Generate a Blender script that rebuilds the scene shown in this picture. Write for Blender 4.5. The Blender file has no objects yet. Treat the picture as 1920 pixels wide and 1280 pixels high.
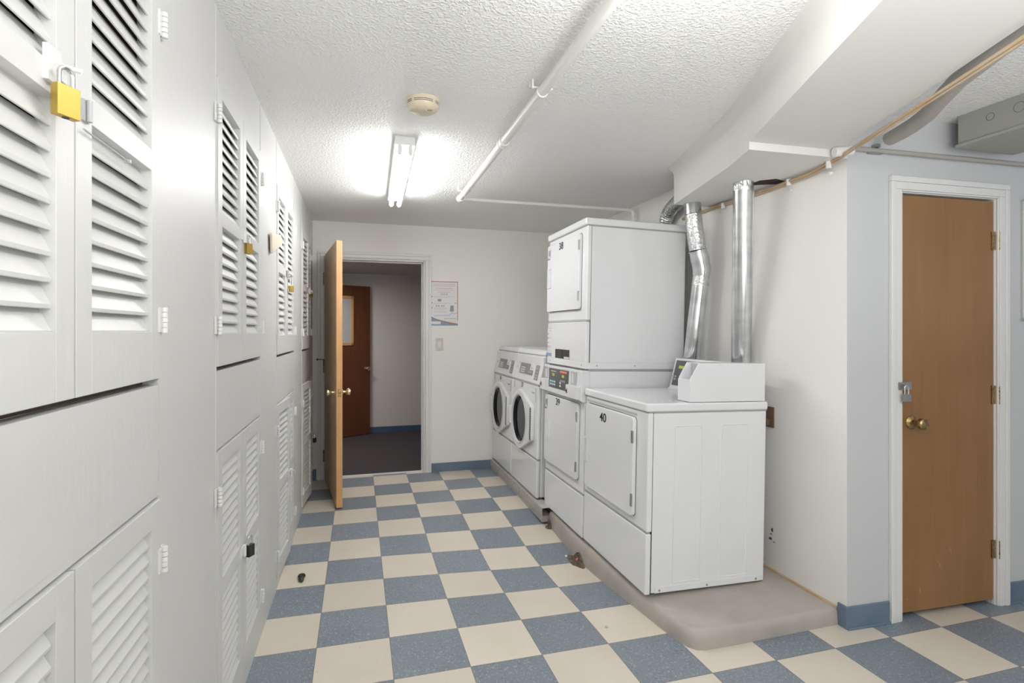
import bpy, bmesh, math, random
from mathutils import Vector, Matrix
random.seed(7)
PI = math.pi
S = bpy.context.scene
COL = S.collection
R = math.radians

# ------------------------------------------------------------------ camera
F_PX, CX_VP, CY = 1015.0, 672.0, 620.0
YAW = math.atan(288.0 / 1015.0)
H = 1.356
cam_d = bpy.data.cameras.new('camera'); cam = bpy.data.objects.new('camera', cam_d); COL.objects.link(cam)
cam.location = (0, 0, H)
cam.rotation_euler = (PI / 2, 0, -YAW)
cam_d.sensor_width = 36.0; cam_d.sensor_fit = 'HORIZONTAL'
cam_d.lens = 36.0 * F_PX / 1920.0
cam_d.shift_y = (CY - 640.0) / 1920.0
cam_d.clip_start = 0.05
S.camera = cam

# ------------------------------------------------------------------ view and light
S.view_settings.view_transform = 'Standard'
S.view_settings.look = 'None'
S.view_settings.gamma = 1.0
S.view_settings.use_curve_mapping = False
S.view_settings.exposure = 0.5
w = bpy.data.worlds.new('world'); S.world = w; w.use_nodes = True
w.node_tree.nodes['Background'].inputs[0].default_value = (0.9, 0.95, 1.0, 1)
w.node_tree.nodes['Background'].inputs[1].default_value = 0.3

def area(name, loc, rot, sx, sy, power, col):
    l = bpy.data.lights.new(name, 'AREA'); l.shape = 'RECTANGLE'; l.size = sx; l.size_y = sy
    l.energy = power; l.color = col
    o = bpy.data.objects.new(name, l); COL.objects.link(o); o.location = loc; o.rotation_euler = rot
    return o
# the next fluorescent fixture of the room hangs just above the frame: three soft points along its tubes
for k_ in range(3):
    l_ = bpy.data.lights.new('ceiling_lamp', 'POINT'); l_.energy = 4.5; l_.color = (1.0, 1.0, 0.99); l_.shadow_soft_size = 0.09
    o_ = bpy.data.objects.new('ceiling_lamp', l_); COL.objects.link(o_); o_.location = (0.78, 0.40 + 0.36 * k_, 2.16)
L_BACK = area('fill_light_rear', (0.8, -1.1, 1.75), (R(80), 0, R(-10)), 2.4, 1.0, 4, (1.0, 0.993, 0.975))  # unseen fill added behind the camera
L_UP = area('bounce_light', (0.85, -0.45, 1.15), (R(180), 0, 0), 1.6, 1.2, 38, (1.0, 1.0, 1.0))  # added upward fill that brightens the ceiling
L_UP2 = area('bounce_light_side', (2.6, -0.4, 1.2), (R(180), 0, 0), 1.6, 1.2, 8, (0.85, 0.92, 1.0))  # added bluish upward fill in the side room
L_DAY = area('daylight_right', (3.9, -0.6, 1.6), (R(85), 0, R(38)), 1.2, 1.4, 2.5, (0.60, 0.78, 1.0))
L_HALL = area('hall_fill', (-0.5, 6.2, 2.02), (0, 0, 0), 0.5, 0.5, 13.0, (1.0, 0.95, 0.90))  # unseen source added to brighten the hall walls

# ------------------------------------------------------------------ materials
def mat(name, base, rough=0.5, metal=0.0, spec=0.5, bump=None, noise=None, emit=None, coat=0.0):
    m = bpy.data.materials.new(name); m.use_nodes = True
    nt = m.node_tree; b = nt.nodes['Principled BSDF']
    b.inputs['Base Color'].default_value = (*base, 1)
    b.inputs['Roughness'].default_value = rough
    b.inputs['Metallic'].default_value = metal
    b.inputs['Specular IOR Level'].default_value = spec
    b.inputs['Coat Weight'].default_value = coat
    tc = nt.nodes.new('ShaderNodeTexCoord')
    if noise:      # (scale, colour2, lo, hi, (sx,sy,sz))
        sc, c2, lo, hi, st = noise
        mp = nt.nodes.new('ShaderNodeMapping'); mp.inputs['Scale'].default_value = st
        n = nt.nodes.new('ShaderNodeTexNoise'); n.inputs['Scale'].default_value = sc; n.inputs['Detail'].default_value = 5
        cr = nt.nodes.new('ShaderNodeValToRGB')
        cr.color_ramp.elements[0].position = lo; cr.color_ramp.elements[1].position = hi
        cr.color_ramp.elements[0].color = (*base, 1); cr.color_ramp.elements[1].color = (*c2, 1)
        nt.links.new(tc.outputs['Object'], mp.inputs['Vector']); nt.links.new(mp.outputs[0], n.inputs['Vector'])
        nt.links.new(n.outputs['Fac'], cr.inputs[0]); nt.links.new(cr.outputs[0], b.inputs['Base Color'])
    if bump:       # (scale, strength, distance, (sx,sy,sz))
        sc, stg, dist, st = bump
        mp = nt.nodes.new('ShaderNodeMapping'); mp.inputs['Scale'].default_value = st
        n = nt.nodes.new('ShaderNodeTexNoise'); n.inputs['Scale'].default_value = sc; n.inputs['Detail'].default_value = 4
        bp = nt.nodes.new('ShaderNodeBump'); bp.inputs['Strength'].default_value = stg; bp.inputs['Distance'].default_value = dist
        nt.links.new(tc.outputs['Object'], mp.inputs['Vector']); nt.links.new(mp.outputs[0], n.inputs['Vector'])
        nt.links.new(n.outputs['Fac'], bp.inputs['Height']); nt.links.new(bp.outputs[0], b.inputs['Normal'])
    if emit:
        b.inputs['Emission Color'].default_value = (*emit[0], 1); b.inputs['Emission Strength'].default_value = emit[1]
    return m

ONE = (1, 1, 1)
M = {}
M['wall'] = mat('wall_paint', (0.83, 0.815, 0.785), 0.55, bump=(40, 0.06, 0.01, ONE))
M['wall_side'] = mat('wall_paint_side_dimmed', (0.585, 0.595, 0.605), 0.5, bump=(40, 0.08, 0.01, ONE))  # this wall's weaker light and daylight tint are put into its colour
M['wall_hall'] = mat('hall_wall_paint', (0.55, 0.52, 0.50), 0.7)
M['locker'] = mat('locker_paint', (0.635, 0.633, 0.622), 0.42, bump=(22, 0.22, 0.004, (1, 3, 0.6)))
M['locker_in'] = mat('locker_inside', (0.16, 0.12, 0.09), 0.9)
M['trim'] = mat('trim_paint', (0.74, 0.735, 0.72), 0.35, bump=(60, 0.08, 0.003, ONE))
M['beam'] = mat('beam_paint', (0.76, 0.75, 0.715), 0.5, bump=(14, 0.07, 0.01, ONE))
M['enamel'] = mat('white_enamel', (0.775, 0.785, 0.80), 0.12, spec=0.6, bump=(3, 0.04, 0.01, ONE))
M['enamel_dull'] = mat('white_plastic', (0.76, 0.77, 0.79), 0.38)
M['gap'] = mat('grey_gap', (0.36, 0.36, 0.36), 0.8)
M['seam'] = mat('dark_seam', (0.06, 0.06, 0.06), 0.8)
M['black'] = mat('black_ink', (0.015, 0.015, 0.015), 0.5)
M['blackplastic'] = mat('black_plastic', (0.02, 0.018, 0.016), 0.35)
M['rubber'] = mat('black_rubber', (0.03, 0.03, 0.03), 0.7)
M['darkgrey'] = mat('panel_dark_grey', (0.11, 0.11, 0.115), 0.35)
M['grey'] = mat('panel_grey', (0.23, 0.23, 0.235), 0.4)
M['rimgrey'] = mat('rim_plastic', (0.60, 0.61, 0.65), 0.4)
M['midgrey'] = mat('mid_grey', (0.45, 0.45, 0.46), 0.45)
M['ink_grey'] = mat('grey_ink', (0.30, 0.31, 0.33), 0.6)
M['ink_red'] = mat('red_ink', (0.58, 0.32, 0.27), 0.6)
M['ink_blue'] = mat('blue_ink', (0.13, 0.26, 0.48), 0.6)
M['orange'] = mat('orange_print', (0.75, 0.25, 0.12), 0.5)
M['cyan'] = mat('cyan_button', (0.45, 0.72, 0.78), 0.4)
M['led'] = mat('led_digits', (0.22, 0.24, 0.03), 0.4, emit=((0.6, 0.7, 0.10), 0.25))
M['paper'] = mat('poster_paper', (0.74, 0.73, 0.74), 0.35)
M['poster_red'] = mat('poster_red', (0.42, 0.17, 0.13), 0.4)
M['poster_blue'] = mat('poster_blue', (0.20, 0.32, 0.48), 0.4)
M['metal'] = mat('galvanized_metal', (0.76, 0.77, 0.78), 0.17, metal=1.0, noise=(5, (0.55, 0.56, 0.58), 0.35, 0.7, (1, 1, 3)))
M['foil'] = mat('foil_tape', (0.70, 0.71, 0.72), 0.30, metal=1.0, bump=(45, 0.9, 0.01, ONE))
M['chrome'] = mat('chrome', (0.75, 0.75, 0.74), 0.15, metal=1.0)
M['steel'] = mat('dull_steel', (0.42, 0.42, 0.41), 0.4, metal=1.0)
M['brass'] = mat('brass', (0.50, 0.345, 0.075), 0.38, metal=0.6)
M['oldbrass'] = mat('aged_brass', (0.50, 0.36, 0.18), 0.28, metal=1.0, noise=(60, (0.2, 0.13, 0.06), 0.4, 0.7, ONE))
M['knob'] = mat('knob_brass', (0.72, 0.58, 0.40), 0.18, metal=1.0)
M['channel'] = mat('painted_steel_channel', (0.47, 0.45, 0.42), 0.45, noise=(9, (0.33, 0.30, 0.27), 0.45, 0.75, (1, 3, 2)))
M['concrete'] = mat('painted_concrete', (0.44, 0.40, 0.365), 0.6, bump=(18, 0.35, 0.01, ONE), noise=(6, (0.37, 0.335, 0.30), 0.4, 0.75, ONE))
M['greypipe'] = mat('grey_painted_pipe', (0.40, 0.375, 0.345), 0.5, bump=(20, 0.2, 0.01, ONE))
M['greybox'] = mat('grey_box_paint', (0.36, 0.365, 0.325), 0.45)
M['tan'] = mat('tan_cable', (0.56, 0.43, 0.29), 0.5, noise=(7, (0.55, 0.36, 0.17), 0.45, 0.7, ONE))
M['cream'] = mat('aged_cream_plastic', (0.72, 0.63, 0.48), 0.4)
M['beige'] = mat('beige_board', (0.66, 0.58, 0.47), 0.5)
M['plate'] = mat('plate_ivory', (0.58, 0.55, 0.48), 0.4)
M['basebl'] = mat('blue_vinyl', (0.125, 0.175, 0.25), 0.35, noise=(4, (0.16, 0.22, 0.30), 0.4, 0.7, (1, 1, 2)))
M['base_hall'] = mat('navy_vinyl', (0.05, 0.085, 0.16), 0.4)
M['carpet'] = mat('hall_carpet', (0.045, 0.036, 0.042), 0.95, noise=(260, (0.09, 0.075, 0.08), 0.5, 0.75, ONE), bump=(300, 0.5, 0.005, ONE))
M['dirt'] = mat('brown_dirt', (0.11, 0.08, 0.06), 0.95, noise=(40, (0.25, 0.19, 0.15), 0.4, 0.7, ONE), bump=(60, 1.0, 0.02, ONE))
M['pink'] = mat('pink_chip', (0.75, 0.30, 0.25), 0.6)
M['hole'] = mat('dark_hole', (0.03, 0.02, 0.015), 0.9)
M['rust'] = mat('brown_plate', (0.16, 0.10, 0.06), 0.5)
M['tube'] = mat('fluorescent_tube', (0.9, 0.9, 0.9), 0.4, emit=((1.0, 0.997, 0.985), 36.0))
M['fixture'] = mat('fixture_enamel', (0.80, 0.80, 0.79), 0.35)
M['pipewhite'] = mat('white_painted_pipe', (0.80, 0.79, 0.76), 0.4)
M['scratch'] = mat('pale_scratch', (0.60, 0.45, 0.30), 0.7)
M['scuff'] = mat('dark_scuff', (0.10, 0.08, 0.06), 0.8)

def wood(name, c1, c2, rough=0.35):
    m = bpy.data.materials.new(name); m.use_nodes = True; nt = m.node_tree; b = nt.nodes['Principled BSDF']
    b.inputs['Roughness'].default_value = rough
    tc = nt.nodes.new('ShaderNodeTexCoord'); mp = nt.nodes.new('ShaderNodeMapping'); mp.inputs['Scale'].default_value = (9, 9, 0.8)
    n = nt.nodes.new('ShaderNodeTexNoise'); n.inputs['Scale'].default_value = 3; n.inputs['Detail'].default_value = 8; n.inputs['Distortion'].default_value = 0.6
    mp2 = nt.nodes.new('ShaderNodeMapping'); mp2.inputs['Scale'].default_value = (1.6, 1.6, 0.9)
    n2 = nt.nodes.new('ShaderNodeTexNoise'); n2.inputs['Scale'].default_value = 2
    ad = nt.nodes.new('ShaderNodeMath'); ad.operation = 'ADD'
    ml = nt.nodes.new('ShaderNodeMath'); ml.operation = 'MULTIPLY'; ml.inputs[1].default_value = 0.5
    cr = nt.nodes.new('ShaderNodeValToRGB'); cr.color_ramp.elements[0].position = 0.35; cr.color_ramp.elements[1].position = 0.65
    cr.color_ramp.elements[0].color = (*c1, 1); cr.color_ramp.elements[1].color = (*c2, 1)
    for q in (mp, mp2): nt.links.new(tc.outputs['Object'], q.inputs['Vector'])
    nt.links.new(mp.outputs[0], n.inputs['Vector']); nt.links.new(mp2.outputs[0], n2.inputs['Vector'])
    nt.links.new(n.outputs['Fac'], ad.inputs[0]); nt.links.new(n2.outputs['Fac'], ad.inputs[1])
    nt.links.new(ad.outputs[0], ml.inputs[0]); nt.links.new(ml.outputs[0], cr.inputs[0]); nt.links.new(cr.outputs[0], b.inputs['Base Color'])
    return m
M['wood_tan'] = wood('door_wood_tan', (0.255, 0.125, 0.043), (0.305, 0.160, 0.066))
M['wood_side'] = wood('door_wood_face', (0.50, 0.32, 0.18), (0.57, 0.38, 0.22))
M['wood_edge'] = wood('door_wood_edge', (0.52, 0.27, 0.10), (0.62, 0.36, 0.16))
M['wood_dark'] = wood('door_wood_brown', (0.105, 0.034, 0.014), (0.14, 0.05, 0.022))

def popcorn():
    m = bpy.data.materials.new('popcorn_ceiling'); m.use_nodes = True; nt = m.node_tree; b = nt.nodes['Principled BSDF']
    b.inputs['Base Color'].default_value = (0.88, 0.875, 0.86, 1); b.inputs['Roughness'].default_value = 0.5
    tc = nt.nodes.new('ShaderNodeTexCoord')
    n = nt.nodes.new('ShaderNodeTexNoise'); n.inputs['Scale'].default_value = 105; n.inputs['Detail'].default_value = 1.5; n.inputs['Distortion'].default_value = 0.2
    cr = nt.nodes.new('ShaderNodeValToRGB'); cr.color_ramp.elements[0].position = 0.42; cr.color_ramp.elements[1].position = 0.74
    bp = nt.nodes.new('ShaderNodeBump'); bp.inputs['Strength'].default_value = 0.55; bp.inputs['Distance'].default_value = 0.005
    nt.links.new(tc.outputs['Object'], n.inputs['Vector']); nt.links.new(n.outputs['Fac'], cr.inputs[0])
    nt.links.new(cr.outputs[0], bp.inputs['Height']); nt.links.new(bp.outputs[0], b.inputs['Normal'])
    return m
M['ceiling'] = popcorn()

TX, TY, TS = -0.172, 2.4585, 0.3048
def tiles():
    m = bpy.data.materials.new('checker_vinyl_tiles'); m.use_nodes = True; nt = m.node_tree; b = nt.nodes['Principled BSDF']
    N = nt.nodes.new; Lk = nt.links.new
    tc = N('ShaderNodeTexCoord'); sep = N('ShaderNodeSeparateXYZ'); Lk(tc.outputs['Object'], sep.inputs[0])
    def math_(op, a, bb=None):
        q = N('ShaderNodeMath'); q.operation = op
        for i, v in enumerate((a, bb)):
            if v is None: continue
            if isinstance(v, (int, float)): q.inputs[i].default_value = v
            else: Lk(v, q.inputs[i])
        return q.outputs[0]
    u = math_('DIVIDE', math_('SUBTRACT', sep.outputs[0], TX), TS)
    v = math_('DIVIDE', math_('SUBTRACT', sep.outputs[1], TY), TS)
    fu, fv = math_('FLOOR', u), math_('FLOOR', v)
    par = math_('FLOORED_MODULO', math_('ADD', fu, fv), 2.0)       # 0 -> blue, 1 -> cream
    # per tile random value
    wn = N('ShaderNodeTexWhiteNoise'); wn.noise_dimensions = '2D'
    cb = N('ShaderNodeCombineXYZ'); Lk(fu, cb.inputs[0]); Lk(fv, cb.inputs[1]); Lk(cb.outputs[0], wn.inputs['Vector'])
    # flecks, streaked in alternating directions
    def noise(scale, sx, sy, lo, hi, det=3):
        mp = N('ShaderNodeMapping'); mp.inputs['Scale'].default_value = (sx, sy, 1); Lk(tc.outputs['Object'], mp.inputs['Vector'])
        n = N('ShaderNodeTexNoise'); n.inputs['Scale'].default_value = scale; n.inputs['Detail'].default_value = det; Lk(mp.outputs[0], n.inputs['Vector'])
        mr = N('ShaderNodeMapRange'); mr.inputs[1].default_value = lo; mr.inputs[2].default_value = hi; Lk(n.outputs['Fac'], mr.inputs[0])
        return mr.outputs[0]
    def mix(f, a, bb):
        q = N('ShaderNodeMix'); q.data_type = 'RGBA'
        if isinstance(f, (int, float)): q.inputs[0].default_value = f
        else: Lk(f, q.inputs[0])
        for i, c in ((6, a), (7, bb)):
            if isinstance(c, tuple): q.inputs[i].default_value = (*c, 1)
            else: Lk(c, q.inputs[i])
        return q.outputs[2]
    fl1 = noise(150, 1, .6, .56, .66); fl2 = noise(115, .6, 1, .58, .70); big = noise(3.5, 1, 1, .35, .75)
    blue = mix(fl1, (0.195, 0.228, 0.265), (0.35, 0.385, 0.41)); blue = mix(math_('MULTIPLY', fl2, .75), blue, (0.10, 0.125, 0.165))
    blue = mix(math_('MULTIPLY', big, .35), blue, (0.24, 0.275, 0.31))
    fl3 = noise(90, 1, .6, .66, .76); fl4 = noise(130, .7, 1, .60, .72)
    cream = mix(math_('MULTIPLY', fl3, .45), (0.67, 0.61, 0.52), (0.38, 0.33, 0.28)); cream = mix(math_('MULTIPLY', fl4, .5), cream, (0.72, 0.66, 0.58))
    cream = mix(math_('MULTIPLY', big, .3), cream, (0.55, 0.48, 0.39))
    col = mix(par, blue, cream)
    mr = N('ShaderNodeMapRange'); mr.inputs[3].default_value = .93; mr.inputs[4].default_value = 1.05; Lk(wn.outputs['Value'], mr.inputs[0])
    hs = N('ShaderNodeHueSaturation'); Lk(mr.outputs[0], hs.inputs['Value']); Lk(col, hs.inputs['Color'])
    # joints
    du = math_('ABSOLUTE', math_('SUBTRACT', math_('FRACT', u), .5)); dv = math_('ABSOLUTE', math_('SUBTRACT', math_('FRACT', v), .5))
    jt = math_('GREATER_THAN', math_('MAXIMUM', du, dv), .4955)
    col = mix(math_('MULTIPLY', jt, .75), hs.outputs[0], (0.09, 0.08, 0.065))
    Lk(col, b.inputs['Base Color']); b.inputs['Roughness'].default_value = 0.42
    return m
M['tiles'] = tiles()

# ------------------------------------------------------------------ helpers
def props(o, label=None, cat=None, group=None, kind=None):
    if label: o['label'] = label
    if cat: o['category'] = cat
    if group: o['group'] = group
    if kind: o['kind'] = kind
    return o

def empty(name, loc, label, cat, rot=(0, 0, 0), group=None, kind=None):
    o = bpy.data.objects.new(name, None); COL.objects.link(o); o.location = loc; o.rotation_euler = rot
    o.empty_display_size = 0.05
    return props(o, label, cat, group, kind)

class MB:
    def __init__(s): s.v = []; s.f = []; s.mi = []; s.cur = 0
    def add(s, vs, fs):
        n = len(s.v); s.v += [tuple(p) for p in vs]; s.f += [tuple(i + n for i in f) for f in fs]; s.mi += [s.cur] * len(fs)
        return s
    def mat(s, i): s.cur = i; return s
    def box(s, x0, x1, y0, y1, z0, z1):
        v = [(x, y, z) for x in (x0, x1) for y in (y0, y1) for z in (z0, z1)]
        return s.add(v, [(0, 1, 3, 2), (4, 6, 7, 5), (0, 4, 5, 1), (2, 3, 7, 6), (0, 2, 6, 4), (1, 5, 7, 3)])
    def prism(s, poly, a, b, axis='x'):
        """poly in the two other axes (cyclic order: x->(y,z), y->(x,z), z->(x,y)) extruded a..b"""
        def P(p, t):
            return (t, p[0], p[1]) if axis == 'x' else ((p[0], t, p[1]) if axis == 'y' else (p[0], p[1], t))
        n = len(poly)
        v = [P(p, a) for p in poly] + [P(p, b) for p in poly]
        f = [tuple(range(n)), tuple(range(2 * n - 1, n - 1, -1))] + [(i, (i + 1) % n, n + (i + 1) % n, n + i) for i in range(n)]
        return s.add(v, f)
    def tube(s, path, r, seg=16, caps=True, ell=None):
        pts = [Vector(p) for p in path]; rs = r if isinstance(r, (list, tuple)) else [r] * len(pts)
        vs = []; prev = None
        for i, p in enumerate(pts):
            if i == 0: t = pts[1] - p
            elif i == len(pts) - 1: t = p - pts[i - 1]
            else: t = (pts[i + 1] - p).normalized() + (p - pts[i - 1]).normalized()
            t.normalize()
            if prev is None:
                up = Vector((0, 0, 1)) if abs(t.z) < .9 else Vector((1, 0, 0))
                a = t.cross(up).normalized()
            else:
                a = (prev - t * prev.dot(t)).normalized()
            prev = a; b = t.cross(a)
            for k in range(seg):
                an = 2 * PI * k / seg; vs.append(p + (a * math.cos(an) + b * math.sin(an)) * rs[i])
        fs = [(i * seg + k, i * seg + (k + 1) % seg, (i + 1) * seg + (k + 1) % seg, (i + 1) * seg + k) for i in range(len(pts) - 1) for k in range(seg)]
        if caps: fs += [tuple(range(seg - 1, -1, -1)), tuple((len(pts) - 1) * seg + k for k in range(seg))]
        return s.add(vs, fs)
    def lathe(s, prof, o=(0, 0, 0), axis='z', seg=32):
        """prof: list of (radius, height) ; revolved about an axis through o"""
        vs = []
        for r_, h in prof:
            for k in range(seg):
                an = 2 * PI * k / seg; c_, s_ = math.cos(an) * r_, math.sin(an) * r_
                q = (c_, s_, h) if axis == 'z' else ((h, c_, s_) if axis == 'x' else (c_, h, s_))
                vs.append((q[0] + o[0], q[1] + o[1], q[2] + o[2]))
        n = len(prof)
        fs = [(i * seg + k, i * seg + (k + 1) % seg, (i + 1) * seg + (k + 1) % seg, (i + 1) * seg + k) for i in range(n - 1) for k in range(seg)]
        fs += [tuple(range(seg - 1, -1, -1)), tuple((n - 1) * seg + k for k in range(seg))]
        return s.add(vs, fs)
    def build(s, name, mats, parent=None, bevel=0, seg=2, smooth=True, ang=35, loc=None, rot=None):
        me = bpy.data.meshes.new(name); me.from_pydata(s.v, [], s.f); me.update()
        bm = bmesh.new(); bm.from_mesh(me); bmesh.ops.recalc_face_normals(bm, faces=bm.faces); bm.to_mesh(me); bm.free()
        if not isinstance(mats, (list, tuple)): mats = [mats]
        for m in mats: me.materials.append(m)
        for p, i in zip(me.polygons, s.mi): p.material_index = i
        if smooth:
            for p in me.polygons: p.use_smooth = True
            me.set_sharp_from_angle(angle=R(ang))
        o = bpy.data.objects.new(name, me); COL.objects.link(o)
        if parent: o.parent = parent
        if loc: o.location = loc
        if rot: o.rotation_euler = rot
        if bevel:
            b = o.modifiers.new('bevel', 'BEVEL'); b.width = bevel; b.segments = seg; b.limit_method = 'ANGLE'; b.angle_limit = R(40)
            b.harden_normals = True
        return o

def rrect(a0, a1, b0, b1, r, n=5):
    pts = []
    for cx, cy, st in ((a1 - r, b1 - r, 0), (a0 + r, b1 - r, 90), (a0 + r, b0 + r, 180), (a1 - r, b0 + r, 270)):
        for k in range(n + 1):
            an = R(st + 90 * k / n); pts.append((cx + r * math.cos(an), cy + r * math.sin(an)))
    return pts

def text(body, size, name, m, parent, mtx, sx=1.0, depth=0.0006, offset=0.0):
    cu = bpy.data.curves.new(name, 'FONT'); cu.body = body; cu.size = size; cu.extrude = depth; cu.offset = offset
    cu.align_x = 'CENTER'; cu.align_y = 'CENTER'
    t = bpy.data.objects.new(name + '_tmp', cu); COL.objects.link(t)
    bpy.context.view_layer.update()
    dg = bpy.context.evaluated_depsgraph_get()
    me = bpy.data.meshes.new_from_object(t.evaluated_get(dg)); me.name = name
    bpy.data.objects.remove(t); bpy.data.curves.remove(cu)
    me.transform(mtx @ Matrix.Diagonal((sx, 1, 1, 1)))
    me.materials.clear(); me.materials.append(m)
    o = bpy.data.objects.new(name, me); COL.objects.link(o)
    if parent: o.parent = parent
    return o
def front_mtx(x, y, z):      # text on a face looking to -x
    return Matrix(((0, 0, -1, x), (-1, 0, 0, y), (0, 1, 0, z), (0, 0, 0, 1)))

def copy_tree(o, parent=None):
    c = o.copy(); COL.objects.link(c); c.parent = parent
    for ch in list(o.children): copy_tree(ch, c)
    return c

# ------------------------------------------------------------------ floor
CEIL = 2.357
YB = 5.22
def fz(x, y):
    return -.055 * math.exp(-((x - 1.276) / .914) ** 2 - ((y - 3.144) / .67) ** 2)
def grid_floor():
    xs = [-0.6 + i * 0.075 for i in range(71)]; ys = [-1.35 + j * 0.075 for j in range(89)]
    vs = [(x, y, fz(x, y)) for y in ys for x in xs]; n = len(xs)
    fs = [(j * n + i, j * n + i + 1, (j + 1) * n + i + 1, (j + 1) * n + i) for j in range(len(ys) - 1) for i in range(n - 1)]
    m = MB(); m.add(vs, fs); return m
o = grid_floor().build('floor', M['tiles'], ang=180)
props(o, 'blue and cream checkerboard vinyl tile floor', 'floor', kind='structure')

# hall beyond the open door
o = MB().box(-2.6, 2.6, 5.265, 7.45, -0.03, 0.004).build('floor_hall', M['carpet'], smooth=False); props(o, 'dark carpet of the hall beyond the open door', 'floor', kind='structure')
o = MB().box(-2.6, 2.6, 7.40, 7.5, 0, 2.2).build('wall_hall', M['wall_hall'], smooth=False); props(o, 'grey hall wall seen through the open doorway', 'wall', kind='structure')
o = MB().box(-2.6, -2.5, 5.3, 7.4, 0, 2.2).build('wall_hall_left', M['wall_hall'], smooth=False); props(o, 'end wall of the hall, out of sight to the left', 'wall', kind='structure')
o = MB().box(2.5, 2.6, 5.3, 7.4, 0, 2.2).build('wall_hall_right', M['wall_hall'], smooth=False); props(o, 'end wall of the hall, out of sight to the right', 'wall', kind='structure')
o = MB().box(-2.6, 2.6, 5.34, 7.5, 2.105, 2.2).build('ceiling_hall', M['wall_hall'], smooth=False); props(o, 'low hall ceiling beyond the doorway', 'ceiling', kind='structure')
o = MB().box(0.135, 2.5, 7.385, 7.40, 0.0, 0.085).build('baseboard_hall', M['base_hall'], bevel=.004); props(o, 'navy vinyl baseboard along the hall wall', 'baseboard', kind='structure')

# ceiling and walls
o = MB().box(-1.1, 4.7, -1.4, 5.36, CEIL, CEIL + 0.1).build('ceiling', M['ceiling'], smooth=False); props(o, 'white popcorn textured ceiling', 'ceiling', kind='structure')
m = MB()
DX0, DX1, DZ = -0.300, 0.615, 2.030
m.box(-1.1, DX0, YB, YB + .12, -.02, CEIL); m.box(DX1, 2.3, YB, YB + .12, -.02, CEIL); m.box(DX0, DX1, YB, YB + .12, DZ, CEIL)
o = m.build('wall_back', M['wall'], smooth=False); props(o, 'off-white back wall with the open doorway', 'wall', kind='structure')
o = MB().box(2.14, 2.30, 1.955, YB, -.06, CEIL).build('wall_right', M['wall'], smooth=False); props(o, 'off-white wall behind the dryers and their vent ducts', 'wall', kind='structure')
# small dings in the right wall
g = MB()
for (yy, zz, sy, sz) in ((2.417, .287, .022, .030), (2.425, .262, .016, .012), (2.430, .236, .028, .022), (2.405, .225, .02, .006)):
    pts = [(yy + sy * .5 * math.cos(a) * random.uniform(.5, 1), zz + sz * .5 * math.sin(a) * random.uniform(.5, 1)) for a in [2 * PI * k / 9 for k in range(9)]]
    g.prism(pts, 2.1385, 2.1402, 'x')
g.build('wall_scuff', M['scuff'], o, smooth=False)
o = MB().box(-1.1, 4.7, -1.4, -1.3, -.02, CEIL).build('wall_front', M['wall'], smooth=False); props(o, 'wall behind the camera', 'wall', kind='structure')
o = MB().box(4.6, 4.7, -1.3, 2.1, -.02, CEIL).build('wall_far_right', M['wall_side'], smooth=False); props(o, 'wall closing the side room, out of view', 'wall', kind='structure')
SA = -0.038      # the side wall with the brown door is turned by about two degrees
SO = Vector((2.14, 1.955, 0))
m = MB()
m.box(0, 0.303, 0, .14, -.02, CEIL); m.box(0.894, 2.55, 0, .14, -.02, CEIL); m.box(0.303, 0.894, 0, .14, 2.008, CEIL)
m.box(.25, .95, .14, .16, 0, 2.1)
o = m.build('wall_side', M['wall_side'], smooth=False, loc=SO, rot=(0, 0, SA)); props(o, 'white wall holding the closed brown door, shade and daylight tint in its colour', 'wall', kind='structure')

# left wall of the lockers ------------------------------------------------
LA = -0.006
def lw(y): return -.432 + .006 * y
LO = Vector((lw(0), 0, 0))
BAYS = [(0.618, 0.988, 1.357), (1.848, 2.218, 2.588), (3.063, 3.433, 3.803), (4.305, 4.665, 5.025)]
BDZ = [0.002, -.005, -.020, -.034]
UZ0, UZ1, LZ0, LZ1 = 1.248, 2.146, 0.076, 0.988
m = MB(); prev = -1.35
for i, (a, b_, c_) in enumerate(BAYS):
    dz = BDZ[i]
    m.box(-.03, 0, prev, a, -.02, CEIL)
    m.box(-.03, 0, a, c_, -.02, LZ0 + dz - .004); m.box(-.03, 0, a, c_, LZ1 + dz + .004, UZ0 + dz - .012); m.box(-.03, 0, a, c_, UZ1 + dz + .004, CEIL)
    # the inset board between upper and lower doors and the raised seams
    m.box(0, .0015, a, c_, LZ1 + dz + .018, UZ0 + dz - .012)
    m.box(0, .002, c_ + .002, c_ + .006, LZ1 + dz - .3, CEIL); m.box(0, .002, a - .006, a - .002, .1, CEIL)
    prev = c_
m.box(-.03, 0, prev, YB + .02, -.02, CEIL)
o = m.build('wall_left', M['locker'], smooth=False, loc=LO, rot=(0, 0, LA)); props(o, 'white painted wood wall holding the louvered lockers', 'wall', kind='structure')

# ------------------------------------------------------------------ soffit beam
m = MB()
rear = [(1.882, 2.955), (1.700, 2.205), (1.622, 1.968), (2.139, 1.95), (2.139, 2.955)]
front = [(1.622, 1.968), (2.135, 1.9502), (2.063, 1.885), (0.765, -1.3), (0.298, -1.3)]
m.prism(rear, 2.138, CEIL, 'z'); m.prism(front, 2.172, CEIL, 'z')
o = m.build('trim_1', M['beam'], smooth=False); props(o, 'boxed white soffit beam running across the ceiling above the dryers', 'beam', kind='structure')
h = MB().prism([(2.01, 2.45), (2.06, 2.42), (2.136, 2.385), (2.138, 2.33), (2.07, 2.31), (2.01, 2.36)], 2.1345, 2.1385, 'z').build('hole', M['hole'], o, smooth=False)
h['label'] = 'ragged dark hole in the soffit beside the duct'
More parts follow.
